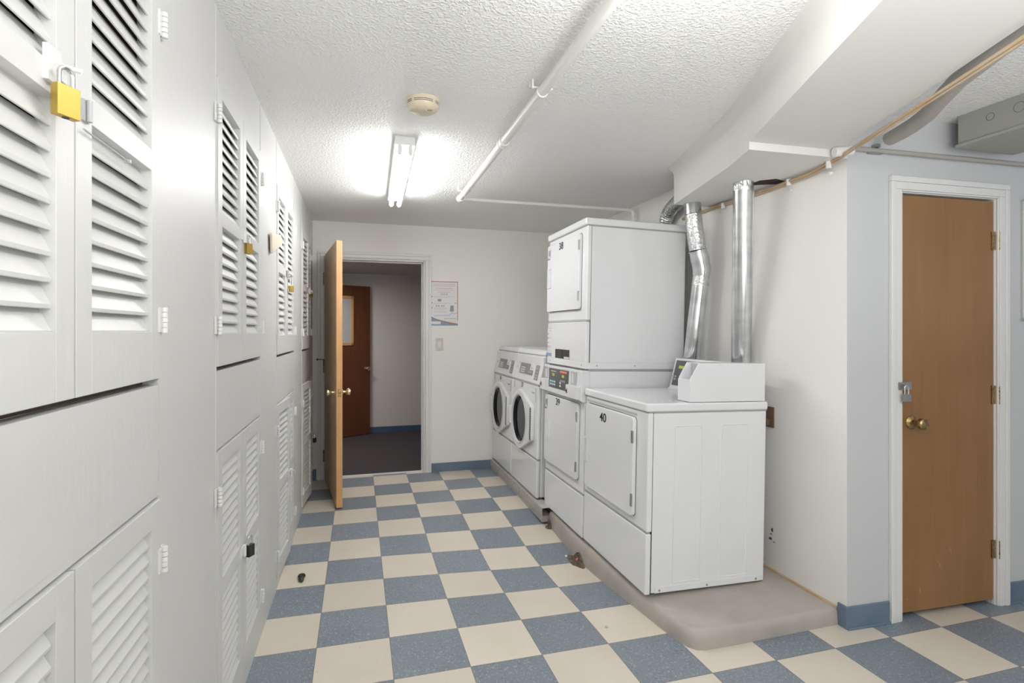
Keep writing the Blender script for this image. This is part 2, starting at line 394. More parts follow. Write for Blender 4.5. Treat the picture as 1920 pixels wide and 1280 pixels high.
# rounded cove between ceiling and beam side
def cove(p0, p1, r_):
    p0 = Vector((*p0, CEIL)); p1 = Vector((*p1, CEIL)); t = (p1 - p0).normalized(); nrm = Vector((-t.y, t.x, 0))
    if nrm.x > 0: nrm = -nrm
    prof = [Vector((0, 0, 0.001))] + [nrm * (r_ - r_ * math.sin(a)) + Vector((0, 0, -(r_ - r_ * math.cos(a)))) for a in [k * PI / 2 / 6 for k in range(7)]]
    n = len(prof); vs = [p0 + q for q in prof] + [p1 + q for q in prof]
    m_ = MB(); m_.add(vs, [tuple(range(n)), tuple(range(2 * n - 1, n - 1, -1))] + [(i, (i + 1) % n, n + (i + 1) % n, n + i) for i in range(n)])
    return m_
c1 = cove((1.882, 2.955), (1.700, 2.205), .05).build('cove', M['beam'], o, ang=50)
c3 = cove((1.700, 2.205), (1.622, 1.968), .05).build('cove', M['beam'], o, ang=50)
c2 = cove((1.622, 1.968), (0.298, -1.3), .05).build('cove', M['beam'], o, ang=50)

# ------------------------------------------------------------------ door frames and trims
def casing(m, x0, x1, ztop, wd, y, sgn=-1, z0=0.0, top_w=None):
    """stepped casing round an opening x0..x1 on the plane y, standing towards -y"""
    tw = top_w or wd
    for (o0, o1, th) in ((0.0, .12, .011), (.12, .62, .0145), (.62, 1.0, .018)):
        a, b = wd * o0, wd * o1; at, bt = tw * o0, tw * o1
        m.box(x0 - b, x0 - a, y - th, y, z0, ztop + at); m.box(x1 + a, x1 + b, y - th, y, z0, ztop + at)
        m.box(x0 - b, x1 + b, y - th, y, ztop + at, ztop + bt)

# back doorway
d1 = empty('door_1', (DX0, YB, 0), 'open tan wood door in the back wall with its white frame', 'door', kind='structure')
m = MB(); casing(m, 0.004, DX1 - DX0 - .004, DZ - .004, .062, 0, z0=-.01, top_w=.058)
m.box(0, .018, 0, .13, -.01, DZ); m.box(DX1 - DX0 - .018, DX1 - DX0, 0, .13, -.01, DZ); m.box(0, DX1 - DX0, 0, .13, DZ - .018, DZ)
m.box(.018, .030, .05, .075, 0, DZ); m.box(DX1 - DX0 - .030, DX1 - DX0 - .018, .05, .075, 0, DZ); m.box(0, DX1 - DX0, .05, .075, DZ - .03, DZ)
m.build('door_frame', M['trim'], d1, bevel=.003)
MB().box(0.0, DX1 - DX0, 0.03, .055, -.005, .010).build('threshold', M['trim'], d1, bevel=.003)
LEAN = math.atan2(.135, .89)
leaf = MB().mat(0).box(0, .045, -.900, 0, 0.012, 2.042)
lo = leaf.build('door_leaf', [M['wood_side'], M['wood_edge']], d1, bevel=.0015, loc=(0.004, -.02, 0), rot=(0, 0, LEAN), smooth=False)
for p in lo.data.polygons:
    if p.normal.y < -.9 or p.normal.z > .9: p.material_index = 1
def knob_pair(parent, y, z, t, m=M['knob']):
    for sx, x0 in ((-1, 0), (1, t)):
        k = MB().lathe([(.026, 0), (.028, sx * .003), (.024, sx * .008), (.011, sx * .012), (.010, sx * .028), (.020, sx * .036), (.026, sx * .048), (.026, sx * .060), (.020, sx * .066), (.006, sx * .067)], (x0, y, z), 'x', 24)
        k.build('door_knob', m, parent)
knob_pair(lo, -.845, .885, .045)
MB().box(.010, .035, -.9022, -.8995, .855, .915).lathe([(.008, -.9), (.008, -.910), (.005, -.912)], (.0225, 0, .885), 'y', 12).build('latch_plate', M['oldbrass'], lo)
for z in (1.83, 1.03, .22):
    MB().box(-.004, -.001, -.03, .012, z - .05, z + .05).tube([(-.008, 0, z - .055), (-.008, 0, z + .055)], .006, 10).build('hinge', M['oldbrass'], lo)
MB().tube([(-.008, .0, 1.085), (-.008, 0, 1.10)], .008, 10).tube([(-.008, 0, 1.095), (-.06, -.02, 1.098)], .004, 8).tube([(-.06, -.02, 1.098), (-.068, -.023, 1.098)], .010, 10).build('hinge_stop', M['oldbrass'], lo)

# brown hall door
d3 = empty('door_3', (0.13, 7.37, 0), 'dark brown door with a small glazed panel standing ajar in the hall', 'door', rot=(0, 0, math.atan2(-.145, -.287) ), kind='structure')
lf = MB().box(0, .82, 0, .04, 0.01, 1.935).build('door_leaf', M['wood_dark'], d3, bevel=.002, smooth=False)
m = MB(); y = .04
for (a, b, z0, z1) in ((.235, .27, 1.17, 1.80), (.46, .495, 1.17, 1.80), (.235, .495, 1.765, 1.80), (.235, .495, 1.17, 1.205)): m.box(a, b, y, y + .012, z0, z1)
m.build('glazing_bead', M['wood_edge'], lf, bevel=.002)
MB().box(.27, .46, y - .001, y + .003, 1.205, 1.765).build('window_pane', M['midgrey'], lf, smooth=False)
MB().lathe([(.028, .04), (.024, .048), (.010, .052), (.010, .068), (.024, .080), (.027, .092), (.018, .104), (.004, .106)], (.055, 0, .865), 'y', 24).build('door_knob', M['knob'], lf)

# closed brown door in the side wall
d2 = empty('door_2', SO, 'closed tan brown door with padlock hasp in the side wall and its white frame', 'door', rot=(0, 0, SA), kind='structure')
DL, DR, DT = .305, .892, 2.008
m = MB(); casing(m, DL, DR, DT, .070, 0, z0=0.0, top_w=.07)
m.box(DL - .002, DL + .006, 0, .10, 0, DT + .01); m.box(DR - .006, DR + .002, 0, .10, 0, DT + .01); m.box(DL, DR, 0, .10, DT - .004, DT + .012)
m.build('door_frame', M['trim'], d2, bevel=.003)
lf = MB().box(DL + .008, DR - .008, .006, .042, .028, DT - .012).build('door_leaf', M['wood_tan'], d2, bevel=.002, smooth=False)
MB().lathe([(.031, .006), (.032, .002), (.026, -.004), (.013, -.010), (.011, -.026), (.018, -.034), (.026, -.044), (.0265, -.060), (.021, -.066), (.004, -.067)], (.372, 0, .925), 'y', 28).build('door_knob', M['oldbrass'], lf)
for z in (1.80, 1.04, .278):
    m = MB().box(.868, .9, .000, .0045, z - .045, z + .045)
    for k in range(5): m.tube([(.900, -.006, z - .045 + k * .018), (.900, -.006, z - .045 + k * .018 + .0165)], .0075, 10)
    m.tube([(.900, -.006, z + .045), (.900, -.006, z + .054)], .0045, 8)
    m.box(.9, .928, -.003, -.0005, z - .045, z + .045)
    m.build('hinge', M['oldbrass'], d2)
m = MB().box(.272, .345, -.0215, -.0185, 1.082, 1.117).box(.315, .345, -.0185, .006, 1.084, 1.115)
m.tube([(.297, -.02, 1.108), (.297, -.040, 1.108), (.297, -.040, 1.092), (.297, -.02, 1.092)], .003, 8)
m.build('hasp', M['steel'], d2)
m = MB()
for (x, z, l, an, wd) in ((.545, .235, .075, 60, .0016), (.520, .285, .02, 40, .0012), (.61, .30, .018, 75, .002), (.615, .285, .01, 80, .0015), (.426, .125, .028, 80, .0022), (.75, .165, .01, 30, .002), (.40, .54, .004, 0, .003), (.79, 1.21, .004, 0, .004), (.35, .09, .006, 0, .004), (.50, 1.1, .004, 0, .002), (.67, .62, .006, 45, .002)):
    dx, dz = math.cos(R(an)) * l / 2, math.sin(R(an)) * l / 2; nx, nz = -math.sin(R(an)) * wd / 2, math.cos(R(an)) * wd / 2
    m.prism([(x + dx, z - dz), (x + nx, z + nz), (x - dx, z + dz), (x - nx, z - nz)], .0052, .0062, 'y')
s_ = m.build('scratch', M['scratch'], lf, smooth=False); s_['label'] = 'pale scratches in the brown door face'

# baseboards
o = MB().box(.668, 1.27, YB - .008, YB, -.005, .082).box(.668, 1.27, YB - .016, YB, -.005, .010).build('baseboard_back', M['basebl'], bevel=.003); props(o, 'blue vinyl baseboard between doorway and washers', 'baseboard', kind='structure')
o = MB().box(-.41, -.368, YB - .008, YB, -.005, .100).build('baseboard_back_left', M['basebl'], bevel=.003); props(o, 'short blue baseboard left of the open door', 'baseboard', kind='structure')
o = MB().box(-.008, .232, -.010, 0, -.002, .102).box(-.008, .232, -.018, 0, -.002, .010).box(-.010, .0, -.008, .045, -.002, .102).build('baseboard_side', M['basebl'], bevel=.004, seg=3, loc=SO, rot=(0, 0, SA)); props(o, 'blue vinyl baseboard wrapping the wall corner beside the brown door', 'baseboard', kind='structure')
o = MB().box(.966, 2.55, -.008, 0, -.002, .106).box(.966, 2.55, -.016, 0, -.002, .010).build('baseboard_side_right', M['basebl'], bevel=.003, loc=SO, rot=(0, 0, SA)); props(o, 'blue vinyl baseboard to the right of the brown door', 'baseboard', kind='structure')
o = MB().box(2.128, 2.14, 2.005, 5.2, .066, .080).build('trim_2', M['tan'], bevel=.003); props(o, 'rough tan caulk strip where the pad meets the right wall', 'trim', kind='structure')

# ------------------------------------------------------------------ lockers
def louver_door(dirn, W, Hh, rails, name='door'):
    """hinge at origin, leaf runs along dirn*y, face at +x; rails = louver panels [(z0,z1,n)]"""
    m = MB(); st = .054; t0, t1 = -.022, .006
    def bx(a, b, z0, z1, x0=t0, x1=t1):
        a, b = sorted((a * dirn, b * dirn)); m.box(x0, x1, a, b, z0, z1)
    g = .0025
    bx(g, st, .002, Hh - .002); bx(W - st, W - g, .002, Hh - .002)
    zs = 0.002
    for (z0, z1, n) in rails:
        bx(st, W - st, zs, z0); zs = z1
    bx(st, W - st, zs, Hh - .002)
    for (z0, z1, n) in rails:
        p = (z1 - z0) / n
        for k in range(n):
            zc = z0 + (k + .56) * p
            a, b = sorted((st * dirn, (W - st) * dirn))
            dx, dz, th = .0095, .0218, .0036
            # slat: back edge high, front edge low
            q = [(-.010 - dx, zc + dz), (-.010 - dx - .003, zc + dz - 2 * th), (-.010 + dx - .004, zc - dz - th), (-.010 + dx, zc - dz - th), (-.010 + dx + .001, zc - dz + th * .9)]
            m.prism(q, a, b, 'y')
    return m
LM = {}
def hinge_mb(dirn):
    m = MB()
    for k in range(5):
        m.tube([(.012, -.003 * dirn, -.028 + k * .0114), (.012, -.003 * dirn, -.028 + k * .0114 + .0100)], .0068, 10)
    a, b = sorted((-.003 * dirn, -.022 * dirn)); m.box(.001, .0055, a, b, -.027, .027)
    a, b = sorted((.003 * dirn, .016 * dirn)); m.box(.006, .0085, a, b, -.027, .027)
    return m
UP_R = [(.104, .443, 9), (.488, .845, 10)]
LO_R = [(.090, .448, 11), (.500, .858, 11)]
UPH, LOH = UZ1 - UZ0, LZ1 - LZ0
def make_locker(y0, W, z0, Hh, rails, label, open0=0, open1=0, group=None, hz=(.13, .78), hasp_z=.46, hasp_dir=1, extras=None):
    t = empty('storage_locker', (lw(y0), y0, z0), label, 'locker', rot=(0, 0, LA), group=group)
    cab = MB()
    D = .55; a, b = -.012, 2 * W + .012; z1 = Hh + .012
    cab.box(-D, -D + .015, a, b, -.012, z1); cab.box(-D, -.031, a, a + .012, -.012, z1); cab.box(-D, -.031, b - .012, b, -.012, z1)
    cab.box(-D, -.031, a, b, -.012, 0); cab.box(-D, -.031, a, b, Hh, z1)
    cab.build('cabinet', M['locker_in'], t, smooth=False)
    out = []
    for dirn, yy, ang in ((1, 0, open0), (-1, 2 * W, open1)):
        d = louver_door(dirn, W, Hh, rails).build('door', M['locker'], t, smooth=False, loc=(0, yy, 0), rot=(0, 0, R(-ang * dirn)), bevel=.0012, seg=1)
        for z in hz: hinge_mb(dirn).build('hinge', M['trim'], d, loc=(0, 0, z))
        out.append(d)
    # hasp: folded strap on the near door, staple on the far one
    h = MB(); s = hasp_z
    h.box(.006, .009, W - .050, W - .012, s - .012, s + .020); h.tube([(.012, W - .010, s - .02), (.012, W - .010, s + .022)], .006, 10)
    h.box(.010, .013, W - .008, W + .040, s - .010, s + .012)
    h.tube([(.006, W + .026, s + .002), (.026, W + .026, s + .002), (.026, W + .026, s - .012), (.006, W + .026, s - .012)], .0028, 8)
    if hasp_dir != 0:
        h.build('hasp', M['trim'] if hasp_dir == 1 else M['steel'], out[0])
    return t, out
names = ['nearest the camera', 'second from the camera', 'third from the camera', 'farthest, by the open tan door']
lock_u, lock_l = [], []
for i, (a, b_, c_) in enumerate(BAYS):
    W = (c_ - a) / 2; dz = BDZ[i]
    t, ds = make_locker(a, W, UZ0 + dz, UPH, UP_R, 'upper white louvered locker, ' + names[i] + ' in the left wall', group='upper louvered lockers', open0=(0, 0, 0, 2.4)[i], hasp_dir=(0, 1, 2, 1)[i])
    lock_u.append((t, ds))
    t, ds = make_locker(a, W, LZ0 + dz, LOH, LO_R, 'lower white louvered locker, ' + names[i] + ' in the left wall', group='lower louvered lockers', open0=(0, 0, 3.0, 5.5)[i], hz=(.12, .775), hasp_z=.468, hasp_dir=(1, 1, 1, 2)[i])
    lock_l.append((t, ds))
# the near hasp stands open on its left leaf, with the rod latch on the right leaf
W = .3695; d = lock_u[0][1][0]; s = .462
h = MB().box(.006, .013, W - .090, W - .056, s - .006, s + .044)
h.box(.010, .013, W - .056, W - .040, s + .006, s + .034); h.tube([(.010, W - .048, s + .030), (.034, W - .046, s + .026)], .0035, 8)
h.build('hasp', M['trim'], d)
d = lock_u[0][1][1]
h = MB().tube([(.014, -W + .026, s - .024), (.014, -W + .026, s + .010)], .0042, 12).tube([(.012, -W + .012, s - .040), (.012, -W + .185, s - .040)], .0016, 8)
h.box(.006, .010, -W + .016, -W + .036, s - .024, s + .010); h.tube([(.006, -W + .18, s - .040), (.016, -W + .18, s - .040)], .004, 8)
h.build('latch_rod', M['midgrey'], d)
# raised ring on the lower third locker
h = MB().tube([(.012 + .0001, .345 + .012 * math.cos(a), .47 + .012 * math.sin(a)) for a in [2 * PI * k / 12 for k in range(13)]], .0022, 8, caps=False)
h.build('ring', M['steel'], lock_l[2][1][0])

# ------------------------------------------------------------------ padlocks
def padlock(loc, rotz, label, body, wd=.036, ht=.032, th=.014, sh=.030, group='padlocks on the lockers', tilt=0):
    t = empty('padlock', loc, label, 'padlock', rot=(0, R(tilt), rotz), group=group)
    MB().prism(rrect(-wd / 2, wd / 2, 0, ht, .0015, 3), -th / 2, th / 2, 'y').build('body', body, t, bevel=.0009)
    r_ = wd * .30; zb = ht - .002
    path = [(-r_, 0, zb)] + [(-r_, 0, zb + sh - r_)] + [(-r_ * math.cos(a), 0, zb + sh - r_ + r_ * math.sin(a)) for a in [k * PI / 8 for k in range(1, 8)]] + [(r_, 0, zb + sh - r_), (r_, 0, zb)]
    MB().tube(path, .0033, 10).build('shackle', M['chrome'], t)
    MB().lathe([(.0045, 0), (.0045, -.0008)], (0, 0, 0), 'z', 12).build('keyhole', M['seam'], t)
    return t
padlock((lw(.905) + .030, .905, 1.656), R(62), 'large brass padlock on the upper locker nearest the camera', M['brass'], wd=.032, ht=.044, th=.013, sh=.028)
padlock((lw(2.235) + .020, 2.235, 1.645), R(60), 'brass padlock on the second upper locker from the camera', M['brass'], wd=.028, ht=.040, th=.014, sh=.032)
padlock((lw(3.47) + .026, 3.47, 1.588), R(60), 'brass padlock with a tall shackle on the third upper locker', M['brass'], wd=.032, ht=.036, th=.014, sh=.062)
padlock((lw(4.93) + .014, 4.93, 1.650), R(60), 'small brass padlock on the farthest upper locker', M['brass'], wd=.030, ht=.034, th=.014, sh=.030)
padlock((lw(2.245) + .024, 2.245, .503), R(60), 'black padlock on the second lower locker from the camera', M['blackplastic'], wd=.030, ht=.044, th=.016, sh=.036)
padlock((lw(4.665) + .062, 4.665, .450), R(60), 'dark padlock on the farthest lower locker', M['blackplastic'], wd=.028, ht=.038, th=.016, sh=.030)
pl = padlock((0, 0, 0), 0, 'chrome and grey padlock on the brown door', M['steel'], wd=.036, ht=.034, th=.016, sh=.042, group='padlock on the brown door')
pl.location = SO + Matrix.Rotation(SA, 3, 'Z') @ Vector((.298, -.036, 1.030)); pl.rotation_euler = (0, 0, SA)

# beige corner piece on the left wall
o = MB().prism([(2.80, 1.823), (2.815, 1.728), (3.14, 1.815), (3.17, 1.835), (3.165, 1.850), (3.10, 1.865)], 0.0075, .018, 'x').build('corner_board', M['beige'], bevel=.003, loc=(lw(0), 0, 0), rot=(0, 0, LA))
props(o, 'beige triangular board fixed to the white wall between the lockers', 'board')

# ------------------------------------------------------------------ concrete pad, steel channel
def pad():
    bot = [(1.345, 5.2), (1.335, 3.66), (1.305, 3.64), (1.302, 3.35), (1.300, 3.05), (1.305, 2.75), (1.316, 2.47), (1.332, 2.20), (1.345, 2.09), (1.362, 2.03), (1.385, 2.002), (1.42, 1.990), (1.55, 1.988), (1.80, 1.992), (2.135, 1.996)]
    far = [(2.135, 3.0), (2.135, 5.2)]
    m = MB(); rings = []
    def inset(k):
        out = []
        for i, (x, y) in enumerate(bot):
            nx = 0; ny = 0
            if i < 10: nx = 1
            if i > 8: ny = 1
            if i in (9, 10): nx = .75; ny = .75
            f = 1.0 if 5 <= i <= 12 else .6
            out.append((x + nx * k * f, y + ny * k * f))
        return out + far
    for (k, z) in ((0, -.06), (0, .012), (.004, .040), (.012, .058), (.026, .068), (.040, .0715)):
        rings.append([(x, y, z + (random.uniform(-.001, .001) if z > .02 else 0)) for x, y in inset(k)])
    n = len(rings[0]); vs = [p for r_ in rings for p in r_]
    fs = [(i * n + k, i * n + (k + 1) % n, (i + 1) * n + (k + 1) % n, (i + 1) * n + k) for i in range(len(rings) - 1) for k in range(n)]
    fs.append(tuple((len(rings) - 1) * n + k for k in range(n))); fs.append(tuple(range(n - 1, -1, -1)))
    m.add(vs, fs); return m
o = pad().build('concrete_pad', M['concrete'], ang=60); props(o, 'low grey-brown painted concrete pad under the dryers', 'concrete pad')

# channel runs from the back wall towards the camera
m = MB()
prof = lambda z0, z1: [(0, z0), (.004, z0), (.004, z1 - .004), (.075, z1 - .004), (.075, z1), (0, z1)]
ya, yb = 5.205, 3.640
pa, pb = prof(.030, .090), prof(.035, .098)
n = len(pa)
m.add([(1.255 + p[0], ya, p[1]) for p in pa] + [(1.253 + p[0], yb, p[1]) for p in pb], [tuple(range(n)), tuple(range(2 * n - 1, n - 1, -1))] + [(i, (i + 1) % n, n + (i + 1) % n, n + i) for i in range(n)])
m.box(1.262, 1.33, 3.66, 5.2, -.01, .034)
o = m.build('steel_channel', M['channel'], smooth=False, bevel=.001, seg=1); props(o, 'grey steel channel rail under the front of the two washers', 'steel rail')

# broken spot in the floor at the pad edge
def clump(cx, cy, z, rx, ry, hgt, seed):
    rnd = random.Random(seed); m = MB(); rings = 6; seg = 18; vs = [(cx, cy, z + hgt * .3)]
    for i in range(1, rings + 1):
        f = i / rings
        for k in range(seg):
            a = 2 * PI * k / seg; q = f * (1 + rnd.uniform(-.12, .12))
            vs.append((cx + rx * q * math.cos(a), cy + ry * q * math.sin(a), z + (hgt * rnd.uniform(.1, 1) if i < rings else 0)))
    fs = [(0, 1 + k, 1 + (k + 1) % seg) for k in range(seg)]
    for i in range(rings - 1):
        for k in range(seg): fs.append((1 + i * seg + k, 1 + i * seg + (k + 1) % seg, 1 + (i + 1) * seg + (k + 1) % seg, 1 + (i + 1) * seg + k))
    m.add(vs, fs); return m
t = empty('broken_drain_hole', (1.288, 3.07, fz(1.288, 3.07)), 'rough brown hole broken into the floor at the pad edge, filled with rubble', 'hole')
clump(-.004, .0, .001, .042, .105, .012, 3).build('rubble', M['dirt'], t, ang=20)
arch = [(-.072 + .14 * k / 12, .018 + .042 * math.sin(PI * k / 12)) for k in range(13)]
arch = [(a, b - .004) for a, b in arch]
MB().prism([(-.085, 0.0)] + arch + [(.08, .0)], .004, .014, 'x').build('broken_edge', M['dirt'], t, smooth=False)
q = MB().prism([(-.012, 0), (.010, .002), (.013, .009), (-.010, .007)], .010, .020, 'z').build('pink_chip', M['pink'], t, bevel=.001, rot=(0, 0, .5))
q['label'] = 'small pink chip in the rubble'
MB().lathe([(.006, 0), (.009, .004), (.006, .011)], (-.042, .085, .001), 'z', 9).build('white_chip', M['paper'], t)
t = empty('crumbled_mortar', (1.292, 3.612, fz(1.29, 3.6)), 'crumbled brown mortar at the end of the steel channel', 'rubble')
clump(.0, 0, .001, .022, .035, .010, 9).build('rubble', M['dirt'], t, ang=20)
MB().prism([(-.03, 0), (-.028, .03), (-.01, .052), (.010, .058), (.02, 0)], .0, .010, 'x').build('mortar_face', M['dirt'], t, smooth=False)
o = MB().lathe([(.002, 0), (.008, .002), (.007, .006), (.001, .008)], (1.10, 2.28, fz(1.1, 2.28)), 'z', 9).build('pebble', M['midgrey']); props(o, 'tiny grey pebble lying on a blue tile', 'pebble')

# black thing on the floor
t = empty('plastic_stopper', (-.300, 3.150, 0), 'small black plastic stopper lying on a cream tile by the lockers', 'stopper', rot=(0, 0, R(8)))
MB().lathe([(.004, 0), (.018, .002), (.021, .010), (.016, .018), (.004, .020)], (.004, .028, 0), 'z', 18).build('cap', M['blackplastic'], t)
MB().tube([(0, .014, .010), (0, -.004, .011), (0, -.022, .009), (.0, -.038, .006)], [.011, .015, .013, .003], 12).build('plug', M['blackplastic'], t)

# ------------------------------------------------------------------ machines
TAU = .021
E_ = M['enamel']
def hinge_small(parent, y, z, h=.062):
    m = MB().box(-.026, -.018, y - .006, y + .006, z - h / 2, z + h / 2)
    m.box(-.0275, -.026, y - .004, y + .004, z - h * .32, z - h * .08).box(-.0275, -.026, y - .004, y + .004, z + h * .08, z + h * .32)
    m.build('hinge', M['steel'], parent, bevel=.001, seg=1)
def door_panel(parent, y0, y1, z0, z1, handle, hinges, num, numpos, numsize=.052, label=None):
    numsize *= 1.22
    d = MB().prism(rrect(y0, y1, z0, z1, .022), -.020, .001, 'x').build('door', E_, parent, bevel=.004, seg=3)
    MB().prism(rrect(y0 - .0025, y1 + .0025, z0 - .0025, z1 + .0025, .024), -.0006, .0006, 'x').build('door_gap', M['seam'], parent, smooth=False)
    ya, yb, za, zb = handle
    m = MB(); w_ = .009
    m.box(-.027, -.0195, ya, ya + w_, za, zb).box(-.027, -.0195, yb - w_, yb, za, zb).box(-.0265, -.0195, ya + w_, yb - w_, za, za + w_).box(-.0265, -.0195, ya + w_, yb - w_, zb - w_, zb)
    m.box(-.0215, -.0198, ya + w_, yb - w_, za + w_, zb - w_)
    m.build('handle', E_, d)
    for z in hinges: hinge_small(d, y0 + .004, z)
    if num: text(num, numsize, 'number', M['black'], d, front_mtx(-.0212, *numpos), sx=1.22, offset=.0007)
    if label:
        ly, lz = label; m = MB()
        m.box(-.0208, -.020, ly - .022, ly + .012, lz - .018, lz + .022)
        g_ = m.build('sticker', M['ink_grey'], d, smooth=False)
        MB().box(-.0209, -.020, ly + .014, ly + .034, lz - .03, lz - .024).box(-.0209, -.020, ly - .03, ly - .024, lz - .03, lz + .03).box(-.0209, -.020, ly - .022, ly + .030, lz - .045, lz - .036).build('sticker_text', M['darkgrey'], d, smooth=False)
    return d

# ---- dryer 40
D40 = empty('clothes_dryer', (1.318, 2.313, .090), 'white single clothes dryer marked 40 with a coin console on top, nearest machine', 'dryer', rot=(0, TAU, 0))
Wd = .738; Dp = .680
m = MB().box(.0, .03, 0, Wd, .300, .872)                   # front frame
m.box(.028, Dp, .003, Wd - .003, .004, .872)
m.build('body', E_, D40, bevel=.008, seg=3)
MB().box(.026, .029, .0015, Wd, .01, .872).build('side_seam', M['seam'], D40, smooth=False)
MB().prism(rrect(0, Wd, 0.002, .292, .006), -.003, .026, 'x').build('toe_panel', E_, D40, bevel=.006, seg=3)
MB().box(.002, .02, .004, Wd - .004, .290, .302).build('toe_gap', M['gap'], D40, smooth=False)
MB().box(-.012, Dp + .004, -.004, Wd, .876, .918).build('top_panel', E_, D40, bevel=.010, seg=4)
MB().box(.004, Dp, .002, Wd - .002, .871, .877).build('top_gap', M['gap'], D40, smooth=False)
door_panel(D40, .112, .700, .342, .835, (.655, .705 - .012, .492, .635), (.738, .424), '40', (.457, .780), .056)
MB().prism([(.11, .855), (.72, .855), (.72, .842), (.11, .842)], -.0015, .0005, 'x').build('lint_slot', M['midgrey'], D40, smooth=False)
# pressed side panel: two raised frames
m = MB()
def ring(a0, a1, b0, b1, r_, wd, y0, y1):
    o_ = rrect(a0, a1, b0, b1, r_); i_ = rrect(a0 + wd, a1 - wd, b0 + wd, b1 - wd, max(r_ - wd, .002)); n_ = len(o_)
    vs = [(p[0], y1, p[1]) for p in o_] + [(p[0], y0, p[1]) for p in [((a[0] + b[0]) / 2, (a[1] + b[1]) / 2) for a, b in zip(o_, i_)]] + [(p[0], y1, p[1]) for p in i_]
    fs = [(k, (k + 1) % n_, n_ + (k + 1) % n_, n_ + k) for k in range(n_)] + [(n_ + k, n_ + (k + 1) % n_, 2 * n_ + (k + 1) % n_, 2 * n_ + k) for k in range(n_)]
    m.add(vs, fs)
for (a0, a1) in ((.142, .300), (.408, .570)): ring(a0, a1, .045, .808, .010, .006, .0005, .0032)
m.build('pressed_frames', E_, D40, ang=60)
MB().prism([(.050, .052 - .022)] + [(.056, .036)] + [(.672, .036), (.672, .006), (.048, .006)], .0002, .0035, 'y').build('base_strip', E_, D40, bevel=.001)
for x in (.075, .340, .628):
    MB().lathe([(.0055, .0004), (.0055, -.001), (.003, -.0022)], (x, 0, .018), 'y', 10).build('screw', M['steel'], D40)
for (x, y) in ((.05, .06), (.05, Wd - .06), (Dp - .05, .06), (Dp - .05, Wd - .06)):
    MB().lathe([(.014, 0.006), (.014, -.020 if x < .1 else -.008)], (x, y, 0), 'z', 14).build('foot', M['rubber'], D40)
# console: coin box at the near end and tilted key panel behind it
con = MB()
prof_ = [(.228, .920), (.228, 1.036), (.276, 1.112), (.668, 1.112), (.668, .920)]
con.prism(prof_, .004, .010, 'y')                                   # near side plate
con.prism([(.228, .920), (.228, 1.030), (.668, 1.030), (.668, .920)], .010, .112, 'y')
con.prism([(.300, 1.028), (.300, 1.112), (.668, 1.112), (.668, 1.028)], .010, .112, 'y')
con.prism([(.232, 1.028), (.232, 1.036), (.276, 1.112), (.322, 1.112), (.322, 1.028)], .105, .112, 'y')
cc = con.build('coin_box', E_, D40, bevel=.002)
MB().box(.296, .2995, .012, .097, 1.034, 1.108).build('lock_plate', M['midgrey'], cc, smooth=False)
MB().lathe([(.009, .297), (.009, .288), (.006, .286)], (0, .045, 1.07), 'x', 14).build('lock', M['chrome'], cc)
MB().box(.2305, .2325, .014, .020, .926, .950).build('screw', M['steel'], cc)
MB().box(.60, .655, .0030, .0042, 1.083, 1.086).build('vent_slot', M['enamel_dull'], cc)
k = MB().prism([(.512, .918), (.600, .918), (.600, 1.110), (.572, 1.108), (.530, .930)], .112, .672, 'y').build('control_console', E_, D40, bevel=.004)
nx = math.atan2(.572 - .530, 1.108 - .930)
pc = Matrix.Translation((.551, 0, 1.019)) @ Matrix.Rotation(nx, 4, 'Y')
def on_panel(name, mt, y0, y1, z0, z1, th=.0015):
    m_ = MB().box(-.002 - th, 0, y0, y1, z0, z1); m_.v = [tuple(pc @ Vector(v)) for v in m_.v]; return m_.build(name, mt, k, smooth=False)
on_panel('key_panel', M['darkgrey'], .15, .648, -.078, .078)
on_panel('display', M['led'], .56, .585, .028, .046, .002)
for yy in (.43, .455, .48, .64, .615):
    for zz in (-.045, -.028): on_panel('button', M['midgrey'], yy, yy + .016, zz, zz + .011, .003)
on_panel('display', M['led'], .58, .61, .028, .046, .002)
# brown plate and stickers on the lid
MB().box(.20, .215, .05, .105, .9178, .9190).build('lid_sticker', M['midgrey'], D40, smooth=False)
m = MB()
for i in range(7): m.box(.06 + .04 * i, .085 + .04 * i, .055, .075, .9178, .9186)
m.build('lid_print', M['midgrey'], D40, smooth=False)

# ---- stacked dryer 38 over 39
ST = empty('stacked_dryer', (1.312, 3.060, .090), 'tall stacked pair of white dryers marked 38 above and 39 below', 'dryer', rot=(0, TAU, 0))
Ws = .690; Ds = .690
MB().box(0, .03, 0, Ws, .266, .826).box(.028, Ds, .003, Ws - .003, .004, 1.022).build('lower_body', E_, ST, bevel=.008, seg=3)
MB().prism(rrect(0, Ws, .002, .256, .006), -.003, .026, 'x').build('toe_panel', E_, ST, bevel=.006, seg=3)
MB().box(.002, .02, .004, Ws - .004, .252, .268).build('toe_gap', M['gap'], ST, smooth=False)
door_panel(ST, .068, .672, .335, .812, (.552, .618, .500, .635), (.730, .420), '39', (.405, .778), .055, label=(.645, .752))
